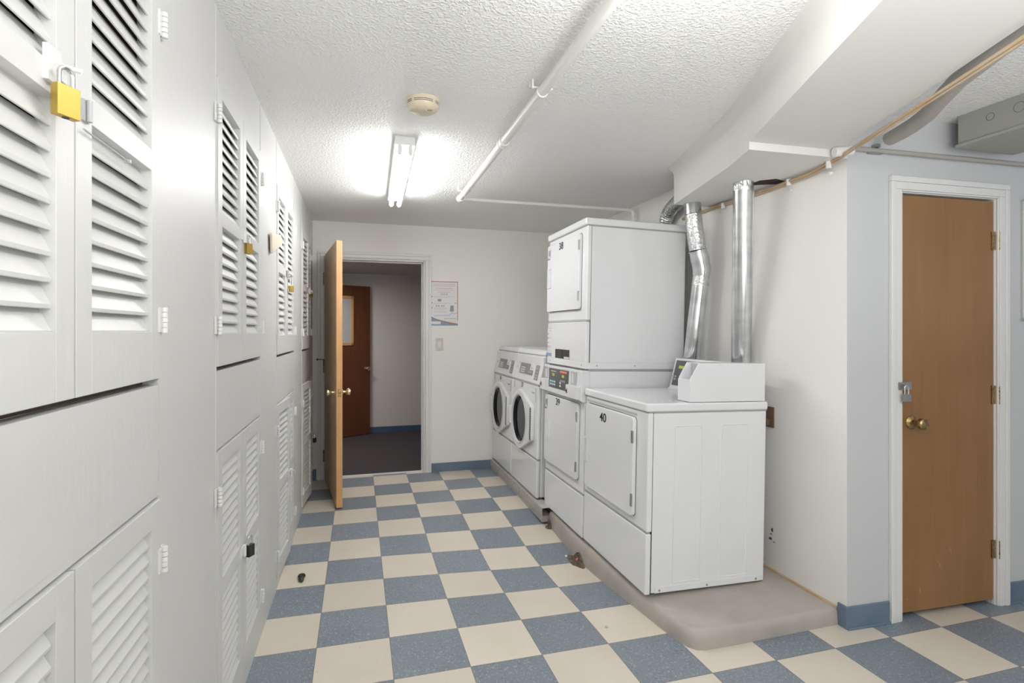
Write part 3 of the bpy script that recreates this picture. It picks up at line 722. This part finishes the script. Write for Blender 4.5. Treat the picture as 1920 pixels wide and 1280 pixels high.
# lower unit control console
k = MB().prism([(-.030, .838), (-.022, 1.022), (.03, 1.022), (.03, .826), (-.012, .826)], .0, Ws, 'y').build('control_console', E_, ST, bevel=.005, seg=3)
def cp(name, mt, y0, y1, z0, z1, x=-.0275, th=.0015, par=k, bevel=0):
    return MB().box(x - th, x + .006, y0, y1, z0, z1).build(name, mt, par, smooth=False, bevel=bevel)
pa_ = cp('key_panel', M['darkgrey'], .205, .565, .872, 1.005, x=-.029)
cp('red_strip', M['orange'], .222, .345, .985, .997, x=-.031, par=pa_)
for (a, b) in ((.452, .492), (.272, .310)): cp('display', M['led'], a, b, .955, .972, x=-.031, par=pa_)
for r_ in range(2):
    for c_ in range(3): cp('button', M['cyan'], .435 + .038 * c_, .460 + .038 * c_, .890 + .020 * r_, .902 + .020 * r_, x=-.031, par=pa_)
for r_ in range(2): cp('button', M['paper'], .330, .352, .890 + .020 * r_, .902 + .020 * r_, x=-.031, par=pa_)
for i in range(4): cp('button', M['midgrey'], .26 + .024 * i, .270 + .024 * i, .925, .937, x=-.031, par=pa_)
cp('arc_label', M['paper'], .42, .52, .985, .989, x=-.031, par=pa_)
for (a, b) in ((.598, .676), (.068, .160)): cp('instruction_sticker', M['midgrey'], a, b, .925, 1.008, x=-.0265)
for (a, b) in ((.620, .640), (.120, .140)): cp('sticker_print', M['paper'], a, b, .935, .995, x=-.0275)
for (a, b, kk) in ((.585, .688, .66), (.012, .190, .160)):
    cbx = MB().prism([(-.028, .842), (-.056, .846), (-.052, .922), (-.026, .924)], a, b, 'y').build('coin_box', E_, k, bevel=.003)
    MB().lathe([(.016, -.052), (.016, -.058), (.010, -.060)], (0, kk, .884), 'x', 16).build('lock', M['chrome'], cbx)
    MB().lathe([(.006, -.060), (.006, -.0615)], (0, kk, .884), 'x', 10).build('keyhole', M['black'], cbx)
# upper unit
zb = 1.034
MB().box(.0, .03, 0, Ws, 1.332, 1.915).box(.028, Ds, .003, Ws - .003, zb, 1.915).build('upper_body', E_, ST, bevel=.008, seg=3)
MB().box(.026, .0285, .0012, Ws, 1.04, 1.912).build('side_seam', M['seam'], ST, smooth=False)
MB().prism(rrect(0, Ws, 1.070, 1.322, .006), -.002, .026, 'x').build('lower_front_panel', E_, ST, bevel=.006, seg=3)
MB().box(.002, .03, .003, Ws - .003, 1.318, 1.336).build('panel_gap', M['gap'], ST, smooth=False)
MB().box(-.002, Ds + .002, -.002, Ws + .002, zb - .002, 1.072).build('bottom_flange', E_, ST, bevel=.004)
MB().box(.02, Ds, -.0005, Ws, 1.020, 1.035).build('stack_gap', M['gap'], ST, smooth=False)
for (x, y) in ((-.002, .058), (-.002, .632)):
    MB().lathe([(.005, x), (.005, x - .0015), (.003, x - .0025)], (0, y, 1.053), 'x', 10).build('screw', M['steel'], ST)
for x in (.075, .335): MB().lathe([(.005, -.002), (.005, -.0035), (.003, -.0045)], (x, 0, 1.053), 'y', 10).build('screw', M['steel'], ST)
MB().box(-.014, Ds + .004, -.005, Ws + .002, 1.918, 1.962).build('top_panel', E_, ST, bevel=.010, seg=4)
MB().box(.004, Ds, .001, Ws - .001, 1.912, 1.920).build('top_gap', M['gap'], ST, smooth=False)
door_panel(ST, .080, .672, 1.402, 1.880, (.588, .655, 1.570, 1.712), (1.806, 1.486), '38', (.400, 1.842), .055, label=(.640, 1.822))
b = MB().box(-.0035, -.001, .258, .520, 1.078, 1.140).build('warning_label', M['black'], ST, smooth=False)
m = MB()
for i in range(6):
    m.box(-.0042, -.003, .40, .51, 1.084 + .0095 * i, 1.087 + .0095 * i); m.box(-.0042, -.003, .27, .375, 1.094 + .0085 * i, 1.0965 + .0085 * i)
m.build('label_print', M['darkgrey'], b, smooth=False)
MB().box(-.0044, -.003, .262, .352, 1.079, 1.092).build('label_strip', M['paper'], b, smooth=False)
b = MB().box(-.0035, -.001, .600, .686, 1.085, 1.285).build('instruction_notice', M['paper'], ST, smooth=False)
MB().box(-.0044, -.003, .600, .686, 1.085, 1.108).build('notice_foot', M['poster_blue'], b, smooth=False)
m = MB()
for z in (1.155, 1.182, 1.215, 1.245): m.box(-.0044, -.003, .664, .678, z - .006, z + .006)
m.box(-.0044, -.003, .600, .686, 1.143, 1.1445).box(-.0044, -.003, .600, .686, 1.283, 1.285)
for z in (1.152, 1.158, 1.184, 1.212, 1.218, 1.246, 1.262, 1.268, 1.118, 1.126): m.box(-.0042, -.003, .612, .652, z, z + .0015)
m.build('notice_print', M['ink_grey'], b, smooth=False)
for (x, y) in ((.05, .06), (.05, Ws - .06), (Ds - .05, .06), (Ds - .05, Ws - .06)):
    MB().lathe([(.014, 0.006), (.014, -.020 if x < .1 else -.008)], (x, y, 0), 'z', 14).build('foot', M['rubber'], ST)
MB().lathe([(.055, Ds), (.055, Ds + .03)], (0, .2, 1.2), 'x', 20).build('exhaust_collar', M['metal'], ST)

# ---- two front-loading washers
def washer(y0, num, label):
    t = empty('washing_machine', (1.272, y0, .104), label, 'washing machine', rot=(0, TAU, 0), group='front-loading washers in the corner')
    W_, D_ = .682, .70
    MB().box(0, .03, 0, W_, .290, .836).box(.028, D_, .002, W_ - .002, .004, 1.06).build('body', E_, t, bevel=.012, seg=4)
    MB().prism(rrect(0, W_, .004, .282, .008), -.001, .027, 'x').build('toe_panel', E_, t, bevel=.008, seg=3)
    MB().box(.003, .03, .003, W_ - .003, .280, .292).build('toe_gap', M['gap'], t, smooth=False)
    c = MB().prism([(.0, .846), (.046, 1.062), (.10, 1.062), (.10, .846)], 0, W_, 'y').build('control_console', E_, t, bevel=.010, seg=3)
    MB().box(.004, .06, .003, W_ - .003, .834, .848).build('console_gap', M['gap'], t, smooth=False)
    MB().prism([(.046, 1.066), (.058, 1.100), (.075, 1.108), (D_, 1.108), (D_, 1.066)], 0, W_, 'y').build('top_panel', E_, t, bevel=.008, seg=3)
    MB().box(.052, .2, .004, W_ - .004, 1.058, 1.068).build('top_gap', M['gap'], t, smooth=False)
    an = math.atan2(.046, .216); P = Matrix.Translation((.023, 0, .954)) @ Matrix.Rotation(an, 4, 'Y')
    def on(name, mt, y0_, y1_, z0_, z1_, th=.0015, par=c):
        m_ = MB().box(-.001 - th, .004, y0_, y1_, z0_, z1_); m_.v = [tuple(P @ Vector(v)) for v in m_.v]; return m_.build(name, mt, par, smooth=False)
    kp = on('key_panel', M['grey'], .190, .540, -.052, .078)
    on('card_slot', M['paper'], .185, .262, -.012, .082, .004, kp)
    on('slot_mark', M['darkgrey'], .210, .235, .002, .008, .005, kp)
    on('red_text', M['ink_red'], .215, .30, -.034, -.026, .002, kp)
    on('display', M['midgrey'], .42, .50, .040, .060, .002, kp)
    on('light', M['paper'], .315, .33, .05, .062, .002, kp)
    for r_ in range(3):
        for q in range(4): on('button', M['paper'], .40 + .028 * q, .418 + .028 * q, -.042 + .018 * r_, -.032 + .018 * r_, .003, kp)
    sp = on('instruction_strip', M['grey'], .050, .135, -.080, .100)
    for i, zz in enumerate((-.065, -.045, -.02, .005, .02, .05, .075)): on('strip_print', M['midgrey'], .065, .12 - .01 * (i % 3), zz, zz + .007, .002, sp)
    on('coin_slot', M['midgrey'], .575, .590, .03, .085, .003)
    on('coin_return', M['midgrey'], .60, .625, -.01, .008, .003)
    # drawer and badge, left of the upper front
    MB().prism(rrect(.055, .190, .715, .815, .012), -.004, .001, 'x').build('dispenser_drawer', E_, t, bevel=.003)
    MB().box(-.007, -.003, .075, .135, .775, .785).build('drawer_pull', M['ink_grey'], t)
    # door: flange with straight hinge side, ring, glass
    cy_, cz_ = .395, .540; fl = []
    fl = [(cy_ + .240 * math.sin(R(a)), cz_ + .240 * math.cos(R(a))) for a in range(-15, 200, 9)]
    fl += [(.075, cz_ - .120), (.068, cz_ - .100), (.068, cz_ + .120), (.078, cz_ + .140)]
    seg = 40
    def hole_ring(outer, r_, x0, x1):
        m_ = MB(); n_ = len(outer)
        inner = []
        for (a_, b_) in outer:
            d_ = Vector((a_ - cy_, b_ - cz_)).normalized() * r_; inner.append((cy_ + d_.x, cz_ + d_.y))
        vs = [(x0, *p) for p in outer] + [(x0, *p) for p in inner] + [(x1, *p) for p in outer] + [(x1, *p) for p in inner]
        fs = []
        for k_ in range(n_):
            j = (k_ + 1) % n_
            fs += [(k_, j, n_ + j, n_ + k_), (k_, 2 * n_ + k_, 2 * n_ + j, j), (n_ + k_, n_ + j, 3 * n_ + j, 3 * n_ + k_), (2 * n_ + k_, 3 * n_ + k_, 3 * n_ + j, 2 * n_ + j)]
        return m_.add(vs, fs)
    # subdivide the straight parts so that the inner rim is round
    fine = []
    for i in range(len(fl)):
        p, q = Vector(fl[i]), Vector(fl[(i + 1) % len(fl)]); n_ = max(1, int((q - p).length / .03))
        for s_ in range(n_): fine.append(tuple(p.lerp(q, s_ / n_)))
    dr = hole_ring(fine, .198, -.030, .001).build('door', M['enamel_dull'], t, bevel=.008, seg=3)
    m_ = MB(); R0 = [(.202, -.030), (.197, -.035), (.190, -.032), (.184, -.024), (.182, -.014)]
    vs = []; 
    for (r_, x_) in R0:
        for k_ in range(seg): a = 2 * PI * k_ / seg; vs.append((x_, cy_ + r_ * math.cos(a), cz_ + r_ * math.sin(a)))
    m_.add(vs, [(i * seg + k_, i * seg + (k_ + 1) % seg, (i + 1) * seg + (k_ + 1) % seg, (i + 1) * seg + k_) for i in range(len(R0) - 1) for k_ in range(seg)])
    m_.build('rim', M['rimgrey'], dr)
    MB().lathe([(.186, -.008), (.183, -.016), (.178, -.026), (.165, -.010), (.130, .030), (.060, .055), (.004, .060)], (0, cy_, cz_), 'x', 40).build('glass', M['glassdark'], dr)
    MB().box(-.044, -.026, .612, .650, .465, .620).build('handle', E_, dr, bevel=.008, seg=3)
    MB().box(-.0315, -.029, .076, .104, cz_ - .12, cz_ + .13).build('hinge_grille', M['grey'], dr, smooth=False)
    m_ = MB()
    for i in range(14): m_.box(-.0325, -.031, .080, .100, cz_ - .112 + i * .0172, cz_ - .103 + i * .0172)
    m_.build('grille_slots', M['black'], dr, smooth=False)
    text(num, .056, 'number', M['darkgrey'], t, front_mtx(-.0018, .405, .812), sx=1.1, offset=.0004)
    MB().box(-.0012, 0.0005, .622, .636, .775, .825).build('sticker', M['ink_grey'], t, smooth=False)
    for (x, y) in ((.04, .06), (.04, W_ - .06), (D_ - .05, .06), (D_ - .05, W_ - .06)):
        MB().lathe([(.014, 0.006), (.014, -.006 if x < .1 else -.018)], (x, y, 0), 'z', 14).build('foot', M['rubber'], t)
    return t
M['glassdark'] = mat('smoked_glass', (0.012, 0.012, 0.014), 0.10, spec=0.22)
washer(3.826, '37', 'white front-loading washer marked 37 beside the stacked dryers')
washer(4.522, '36', 'white front-loading washer marked 36 in the back corner')

# ------------------------------------------------------------------ vent ducts
t = empty('vent_duct', (1.960, 2.42, 2.13), 'straight shiny metal vent duct rising behind dryer 40', 'vent duct')
def rel(path, o_): return [(p[0] - o_[0], p[1] - o_[1], p[2] - o_[2]) for p in path]
O = (1.960, 2.42, 2.13)
A_, B_ = Vector((1.958, 2.42, 2.150)), Vector((2.083, 2.595, 1.12))
def lerp(f): return tuple(A_.lerp(B_, f))
MB().tube(rel([lerp(.03), lerp(1.0), (2.087, 2.60, .45)], O), .0505, 32).build('pipe', M['metal'], t)
MB().tube(rel([lerp(0), lerp(.045)], O), .0515, 32).build('foil_tape', M['foil'], t)
MB().tube(rel([lerp(-.001), lerp(.006)], O), [.058, .056], 32).build('flange', M['foil'], t)
m = MB()
for f_ in (.10, .112): m.tube(rel([lerp(f_), lerp(f_ + .004)], O), .0525, 32)
m.build('bead', M['metal'], t)
sd = (B_ - A_).normalized(); off = Vector((.047, -.021, 0))
MB().tube(rel([tuple(A_.lerp(B_, .05) + off), tuple(A_.lerp(B_, .99) + off)], O), .0035, 6).build('seam', M['steel'], t)

t = empty('vent_duct', (1.975, 2.90, 2.13), 'bent metal vent duct with foil taped joints behind the stacked dryer', 'vent duct')
O = (1.975, 2.90, 2.13)
P0 = [(1.975, 2.90, 2.15), (1.978, 2.895, 2.07), (1.992, 2.89, 1.94), (2.004, 2.885, 1.85)]
P1 = [(2.004, 2.885, 1.85), (2.018, 2.885, 1.80), (2.032, 2.885, 1.74), (2.034, 2.89, 1.70)]
P2 = [(2.034, 2.89, 1.70), (2.012, 2.92, 1.40), (1.992, 2.935, 1.17), (2.085, 3.0, .96), (2.085, 3.0, .6)]
MB().tube(rel(P0[:2], O), .050, 28).build('pipe', M['metal'], t)
MB().tube(rel([P0[1], P0[2], P0[3]], O), [.049, .051, .050], 28).build('foil_wrap', M['foil'], t)
MB().tube(rel(P1, O), [.051, .055, .054, .052], 28).build('elbow', M['metal'], t)
m = MB()
for i in range(3):
    a, b_ = Vector(P1[i]), Vector(P1[i + 1]); m.tube(rel([tuple(a), tuple(a.lerp(b_, .12))], O), [.0565, .0565], 28)
m.build('bead', M['metal'], t)
MB().tube(rel(P2, O), .049, 28).build('pipe', M['metal'], t)
MB().tube(rel([tuple(Vector(P2[0]).lerp(Vector(P2[1]), f_)) for f_ in (.05, .22)], O), .0505, 28).build('foil_tape', M['foil'], t)

t = empty('flexible_duct', (1.95, 3.15, 2.1), 'crinkled flexible foil duct bending from behind the stacked dryer into the beam', 'vent duct')
O = (1.95, 3.15, 2.1)
cp_ = [Vector(p) for p in ((2.090, 3.40, 1.75), (2.090, 3.40, 2.00), (2.086, 3.39, 2.09), (2.080, 3.34, 2.165), (2.065, 3.24, 2.205), (2.045, 3.10, 2.225), (2.03, 2.95, 2.235))]
path = []
for i in range(len(cp_) - 1):
    p0 = cp_[max(i - 1, 0)]; p1 = cp_[i]; p2 = cp_[i + 1]; p3 = cp_[min(i + 2, len(cp_) - 1)]
    for s_ in range(12):
        u = s_ / 12; path.append(.5 * ((2 * p1) + (p2 - p0) * u + (2 * p0 - 5 * p1 + 4 * p2 - p3) * u * u + (3 * p1 - p0 - 3 * p2 + p3) * u ** 3))
rs = [.045 + (.004 if i % 3 == 0 else -.001) for i in range(len(path))]
MB().tube(rel([tuple(p) for p in path], O), rs, 24).build('hose', M['foil'], t, ang=80)

# ------------------------------------------------------------------ pipes under the ceiling
t = empty('sprinkler_pipe', (.70, 1.4, 2.31), 'white painted pipe running along the ceiling with a thin branch to the right wall', 'pipe')
O = (.70, 1.4, 2.31)
MB().tube(rel([(.71, -1.25, 2.315), (.705, 3.84, 2.308)], O), .0205, 20).build('main_pipe', M['pipewhite'], t)
MB().tube(rel([(.705, 3.82, 2.308), (.705, 3.862, 2.308)], O), [.026, .027], 20).build('end_fitting', M['pipewhite'], t)
for (y, l, r_) in ((2.62, .05, .0265), (2.66, .018, .0285)): MB().tube(rel([(.706, y, 2.309), (.706, y + l, 2.309)], O), r_, 20).build('coupling', M['pipewhite'], t)
for y in (2.05, 3.70):
    m = MB().tube(rel([(.706, y - .008, 2.309), (.706, y + .008, 2.309)], O), .0235, 18)
    m.box(.665 - O[0], .750 - O[0], y - .006 - O[1], y + .006 - O[1], 2.322 - O[2], 2.327 - O[2])
    m.tube(rel([(.668, y + .03, 2.335), (.668, y + .03, CEIL)], O), .006, 8); m.tube(rel([(.745, y, 2.32), (.745, y, CEIL)], O), .0045, 8); m.tube(rel([(.668, y, 2.32), (.668, y, CEIL)], O), .0045, 8)
    m.build('pipe_clamp', M['pipewhite'], t)
MB().tube(rel([(.72, 3.85, 2.306), (2.065, 3.86, 2.310)], O), .0125, 14).build('branch_pipe', M['pipewhite'], t)
MB().tube(rel([(2.055, 3.86, 2.310), (2.082, 3.86, 2.307), (2.095, 3.86, 2.29), (2.097, 3.86, 2.262)], O), .0175, 14).build('elbow', M['pipewhite'], t)
MB().tube(rel([(2.097, 3.86, 2.28), (2.097, 3.86, .6)], O), .0125, 14).build('down_pipe', M['pipewhite'], t)

# tan strip conduit under the soffit
t = empty('tan_cable_run', (2.11, 2.92, 2.13), 'tan cable run clipped along the top of the right wall and under the beam', 'cable')
O = (2.11, 2.92, 2.13)
pts = [(2.128, 3.24, 2.122), (2.122, 2.95, 2.124), (2.120, 2.45, 2.118), (2.115, 2.15, 2.122), (2.085, 1.955, 2.135), (2.052, 1.872, 2.140), (1.895, 1.484, 2.136), (1.787, 1.230, 2.134), (1.690, 1.005, 2.132), (1.13, -.30, 2.13)]
MB().tube(rel(pts, O), [.0065] * 4 + [.0055] * 6, 10).build('cable', M['tan'], t)
MB().tube(rel([(x + .004, y - .002, z - .009) for x, y, z in pts], O), [.0045] * 4 + [.0035] * 6, 10).build('cable', M['tan'], t)
for (x, y, z) in ((2.124, 2.80, 2.115), (2.122, 2.28, 2.118), (2.09, 2.005, 2.125)):
    MB().tube(rel([(x - .002, y, z - .020), (x - .002, y, z + .014)], O), .0125, 8).lathe([(.007, 0), (.007, .012)], (x + .004 - O[0], y - O[1], z - .040 - O[2]), 'x', 10).build('clip', M['pipewhite'], t)
MB().tube(rel([(2.035, 1.925, 2.150), (2.115, 1.905, 2.158)], O), .021, 14).build('coupling', M['pipewhite'], t)
# thin steel conduit on the side wall
t = empty('steel_conduit', SO + Vector((0, 0, 2.19)), 'thin grey steel conduit above the brown door', 'conduit', rot=(0, 0, SA))
MB().tube([(.02, -.018, -.008), (2.4, -.018, -.005)], .011, 14).build('pipe', M['greypipe'], t)
MB().box(.135, .155, -.032, 0, .004, .020).box(.11, .18, -.022, 0, -.022, .002).build('clamp', M['steel'], t, bevel=.002)
# fat grey pipe
t = empty('grey_pipe_sleeve', (2.25, 1.8, 2.22), 'fat grey pipe end slanting under the ceiling beside the beam', 'pipe')
O = (2.25, 1.8, 2.22)
MB().tube(rel([(2.285, 1.868, 2.215), (2.262, 1.80, 2.214), (2.235, 1.725, 2.216), (2.19, 1.63, 2.222), (2.128, 1.541, 2.232), (2.05, 1.42, 2.244), (1.95, 1.225, 2.25), (1.87, 1.05, 2.25), (1.22, -.40, 2.25)], O), [.030, .0315] + [.0315] * 7, 24).build('pipe', M['greypipe'], t)
# grey electrical box
t = empty('electrical_box', (2.70, 1.30, 2.21), 'long grey metal electrical box hanging from the ceiling near the brown door', 'electrical box')
O = (2.70, 1.30, 2.21)
MB().box(-.005, .355, -.95, .565, .012, CEIL - 2.21).build('housing', M['greybox'], t, bevel=.002, smooth=False)
MB().box(-.016, .366, -.955, .570, 0, .014).build('cover', M['greybox'], t, bevel=.002, smooth=False)
for (y, r_) in ((.43, .017), (.32, .022), (.22, .015), (.10, .026), (-.02, .015), (-.14, .022)):
    m = MB(); seg = 24; vs = [(-.0058, y + q * math.cos(2 * PI * k / seg), .095 + q * math.sin(2 * PI * k / seg)) for q in (r_, r_ - .002) for k in range(seg)]
    m.add(vs, [(k, (k + 1) % seg, seg + (k + 1) % seg, seg + k) for k in range(seg)]); m.build('knockout', M['darkgrey'], t, smooth=False)
MB().lathe([(.012, 0), (.012, -.0012)], (.12, .22, 0), 'z', 16).build('cover_hole', M['black'], t)
# white panel at the right edge
t = empty('wall_board', SO + Matrix.Rotation(SA, 3, 'Z') @ Vector((1.05, 0, 1.41)), 'white framed board on the side wall at the right edge of the view', 'board', rot=(0, 0, SA))
MB().box(0, .5, -.012, 0, 0, .60).build('panel', M['paper'], t, smooth=False)
m = MB().box(0, .010, -.02, 0, 0, .60).box(.49, .50, -.02, 0, 0, .60).box(0, .5, -.02, 0, 0, .010).box(0, .5, -.02, 0, .59, .60); m.build('frame', M['trim'], t, bevel=.002)

# ------------------------------------------------------------------ light fixture, detector
FX = empty('fluorescent_light', (.232, 2.83, CEIL), 'fluorescent ceiling light with two bare glowing tubes', 'ceiling light', rot=(0, 0, -.022))
m = MB().prism([(-.052, 0), (-.052, -.045), (.052, -.045), (.052, 0)], 0, 1.24, 'y'); m.build('housing', M['fixture'], FX, bevel=.003)
for y in (.012, 1.228):
    for x in (-.027, .027): MB().prism(rrect(x - .011, x + .011, -.092, -.045, .008, 3), y - .008, y + .008, 'y').build('lampholder', M['fixture'], FX)
for x in (-.027, .027): MB().tube([(x, .02, -.076), (x, 1.22, -.076)], .0145, 18).build('tube', M['tube'], FX)
t = empty('smoke_detector', (.270, 2.372, CEIL), 'aged cream round smoke detector on the ceiling', 'smoke detector')
MB().lathe([(.074, 0), (.075, -.006), (.070, -.012), (.070, -.026), (.063, -.040), (.045, -.050), (.003, -.052)], (0, 0, 0), 'z', 48).build('housing', M['cream'], t)
m = MB()
for (z, r_) in ((-.0165, .0705), (-.0235, .0705)):
    for (a0, a1) in ((195, 222), (232, 300), (312, 335)):
        n_ = 10; vs = []
        for k in range(n_ + 1):
            a = R(a0 + (a1 - a0) * k / n_)
            for dz in (-.0013, .0013): vs.append(((r_) * math.cos(a), (r_) * math.sin(a), z + dz))
        m.add(vs, [(2 * k, 2 * k + 1, 2 * k + 3, 2 * k + 2) for k in range(n_)])
m.build('vent_slots', M['seam'], t, smooth=False)
m = MB()
for i in range(4): m.box(.018 + i * .005, .0195 + i * .005, -.036, -.024, -.0515, -.0495)
m.build('horn_slots', M['seam'], t, smooth=False)
MB().prism([(-.012, -.020), (.004, -.038), (.014, -.016)], -.0535, -.0485, 'z').build('test_button', M['beige'], t, smooth=False)

# ------------------------------------------------------------------ poster, switch
t = empty('notice_poster', (.798, YB - .001, 1.62), 'laundry instruction poster with red and blue border beside the doorway', 'poster')
HW, HH = .134, .213
MB().box(-HW, HW, -.003, 0, -HH, HH).build('sheet', M['paper'], t, smooth=False)
m = MB().box(-HW, -HW + .006, -.0036, -.003, -HH + .05, HH).box(HW - .006, HW, -.0036, -.003, -HH + .05, HH).box(-HW, HW, -.0036, -.003, HH - .007, HH)
n_ = 14; up = [(-HW + 2 * HW * k / n_, -HH + .100 - .082 * (k / n_) ** .55) for k in range(n_ + 1)]; dn = [(x, -HH + .084 - .072 * min(1, (x + HW) / (2 * HW) * 1.25) ** .7) for x, z in up]
m.add([(x, -.0036, z) for x, z in up] + [(x, -.0036, z) for x, z in dn], [(k, k + 1, n_ + 2 + k, n_ + 1 + k) for k in range(n_)])
m.build('red_border', M['poster_red'], t, smooth=False)
m = MB(); m.add([(x, -.0035, z) for x, z in dn] + [(x, -.0035, -HH) for x, z in dn], [(k, k + 1, n_ + 2 + k, n_ + 1 + k) for k in range(n_)])
m.build('blue_border', M['poster_blue'], t, smooth=False)
MB().box(-HW + .006, -.034, -.0042, -.0034, -HH + .014, -HH + .040).build('blank_label', M['paper'], t, smooth=False)
def ln(m, x0, x1, z, h_=.003):
    x = x0
    while x < x1 - .004:
        w_ = random.uniform(.005, .016); m.box(x, min(x + w_, x1), -.0038, -.0029, z - h_ / 2, z + h_ / 2); x += w_ + .003
m = MB(); ln(m, -.105, .110, .185, .004); ln(m, -.115, .105, .170, .004); ln(m, -.085, .080, .146, .005); ln(m, -.095, .095, .130, .003); m.build('red_text', M['ink_red'], t, smooth=False)
m = MB(); ln(m, -.06, .06, .110, .004)
for (z, x1) in ((.068, .10), (.058, .06), (.006, .05), (-.004, .03), (-.042, .03), (-.050, .025), (-.062, .02), (-.076, .03), (-.086, .02)): ln(m, -.100, x1, z, .0018)
ln(m, 0.0, .12, -.146, .005); ln(m, .04, .12, -.172, .002)
for x in (-.025, .0, .025):
    vs = [(x + q * math.cos(2 * PI * k / 14), -.0038, .089 + q * math.sin(2 * PI * k / 14)) for q in (.010, .006) for k in range(14)]
    m.add(vs, [(k, (k + 1) % 14, 14 + (k + 1) % 14, 14 + k) for k in range(14)])
for z in (.066, .006, -.042): m.lathe([(.006, -.0030), (.006, -.0038)], (-.117, 0, z), 'y', 12)
m.box(-.062, -.028, -.0038, -.003, .020, .043)
for x in (-.08, -.058, -.03, -.010): m.box(x, x + .013, -.0038, -.003, -.030, -.018)
m.box(.100, .120, -.0038, -.003, .003, .009)
m.prism([(.055, -.075), (.062, -.020), (.092, -.018), (.095, -.078)], -.0038, -.003, 'y')
m.build('black_text', M['ink_grey'], t, smooth=False)
m = MB(); m.tube([(-.10, -.0035, -.118), (-.04, -.0035, -.115), (.02, -.0035, -.117), (.055, -.0035, -.112), (.07, -.0035, -.095), (.075, -.0035, -.078), (.082, -.0035, -.096), (.105, -.0035, -.098), (.128, -.0035, -.088)], .0018, 6); m.build('water_splash', M['ink_blue'], t, smooth=False)
t = empty('light_switch', (.752, YB - .001, 1.225), 'ivory rocker light switch below the poster', 'light switch')
MB().prism(rrect(-.037, .037, -.060, .060, .005), -.006, 0, 'y').build('cover_plate', M['plate'], t, bevel=.002)
MB().box(-.016, .016, -.010, -.005, -.033, .033).build('rocker', M['paper'], t, bevel=.002)
for z in (-.047, .047): MB().lathe([(.003, -.006), (.003, -.0075)], (0, 0, z), 'y', 8).build('screw', M['oldbrass'], t)
# brown outlet plate behind dryer 40
t = empty('outlet_plate', (2.139, 2.435, .892), 'brown outlet plate on the wall just behind dryer 40', 'outlet')
MB().box(-.008, 0, -.035, .035, -.055, .055).build('cover_plate', M['rust'], t, bevel=.002)
MB().box(-.030, -.008, -.012, .018, -.045, -.010).build('plug', M['rust'], t, bevel=.003)
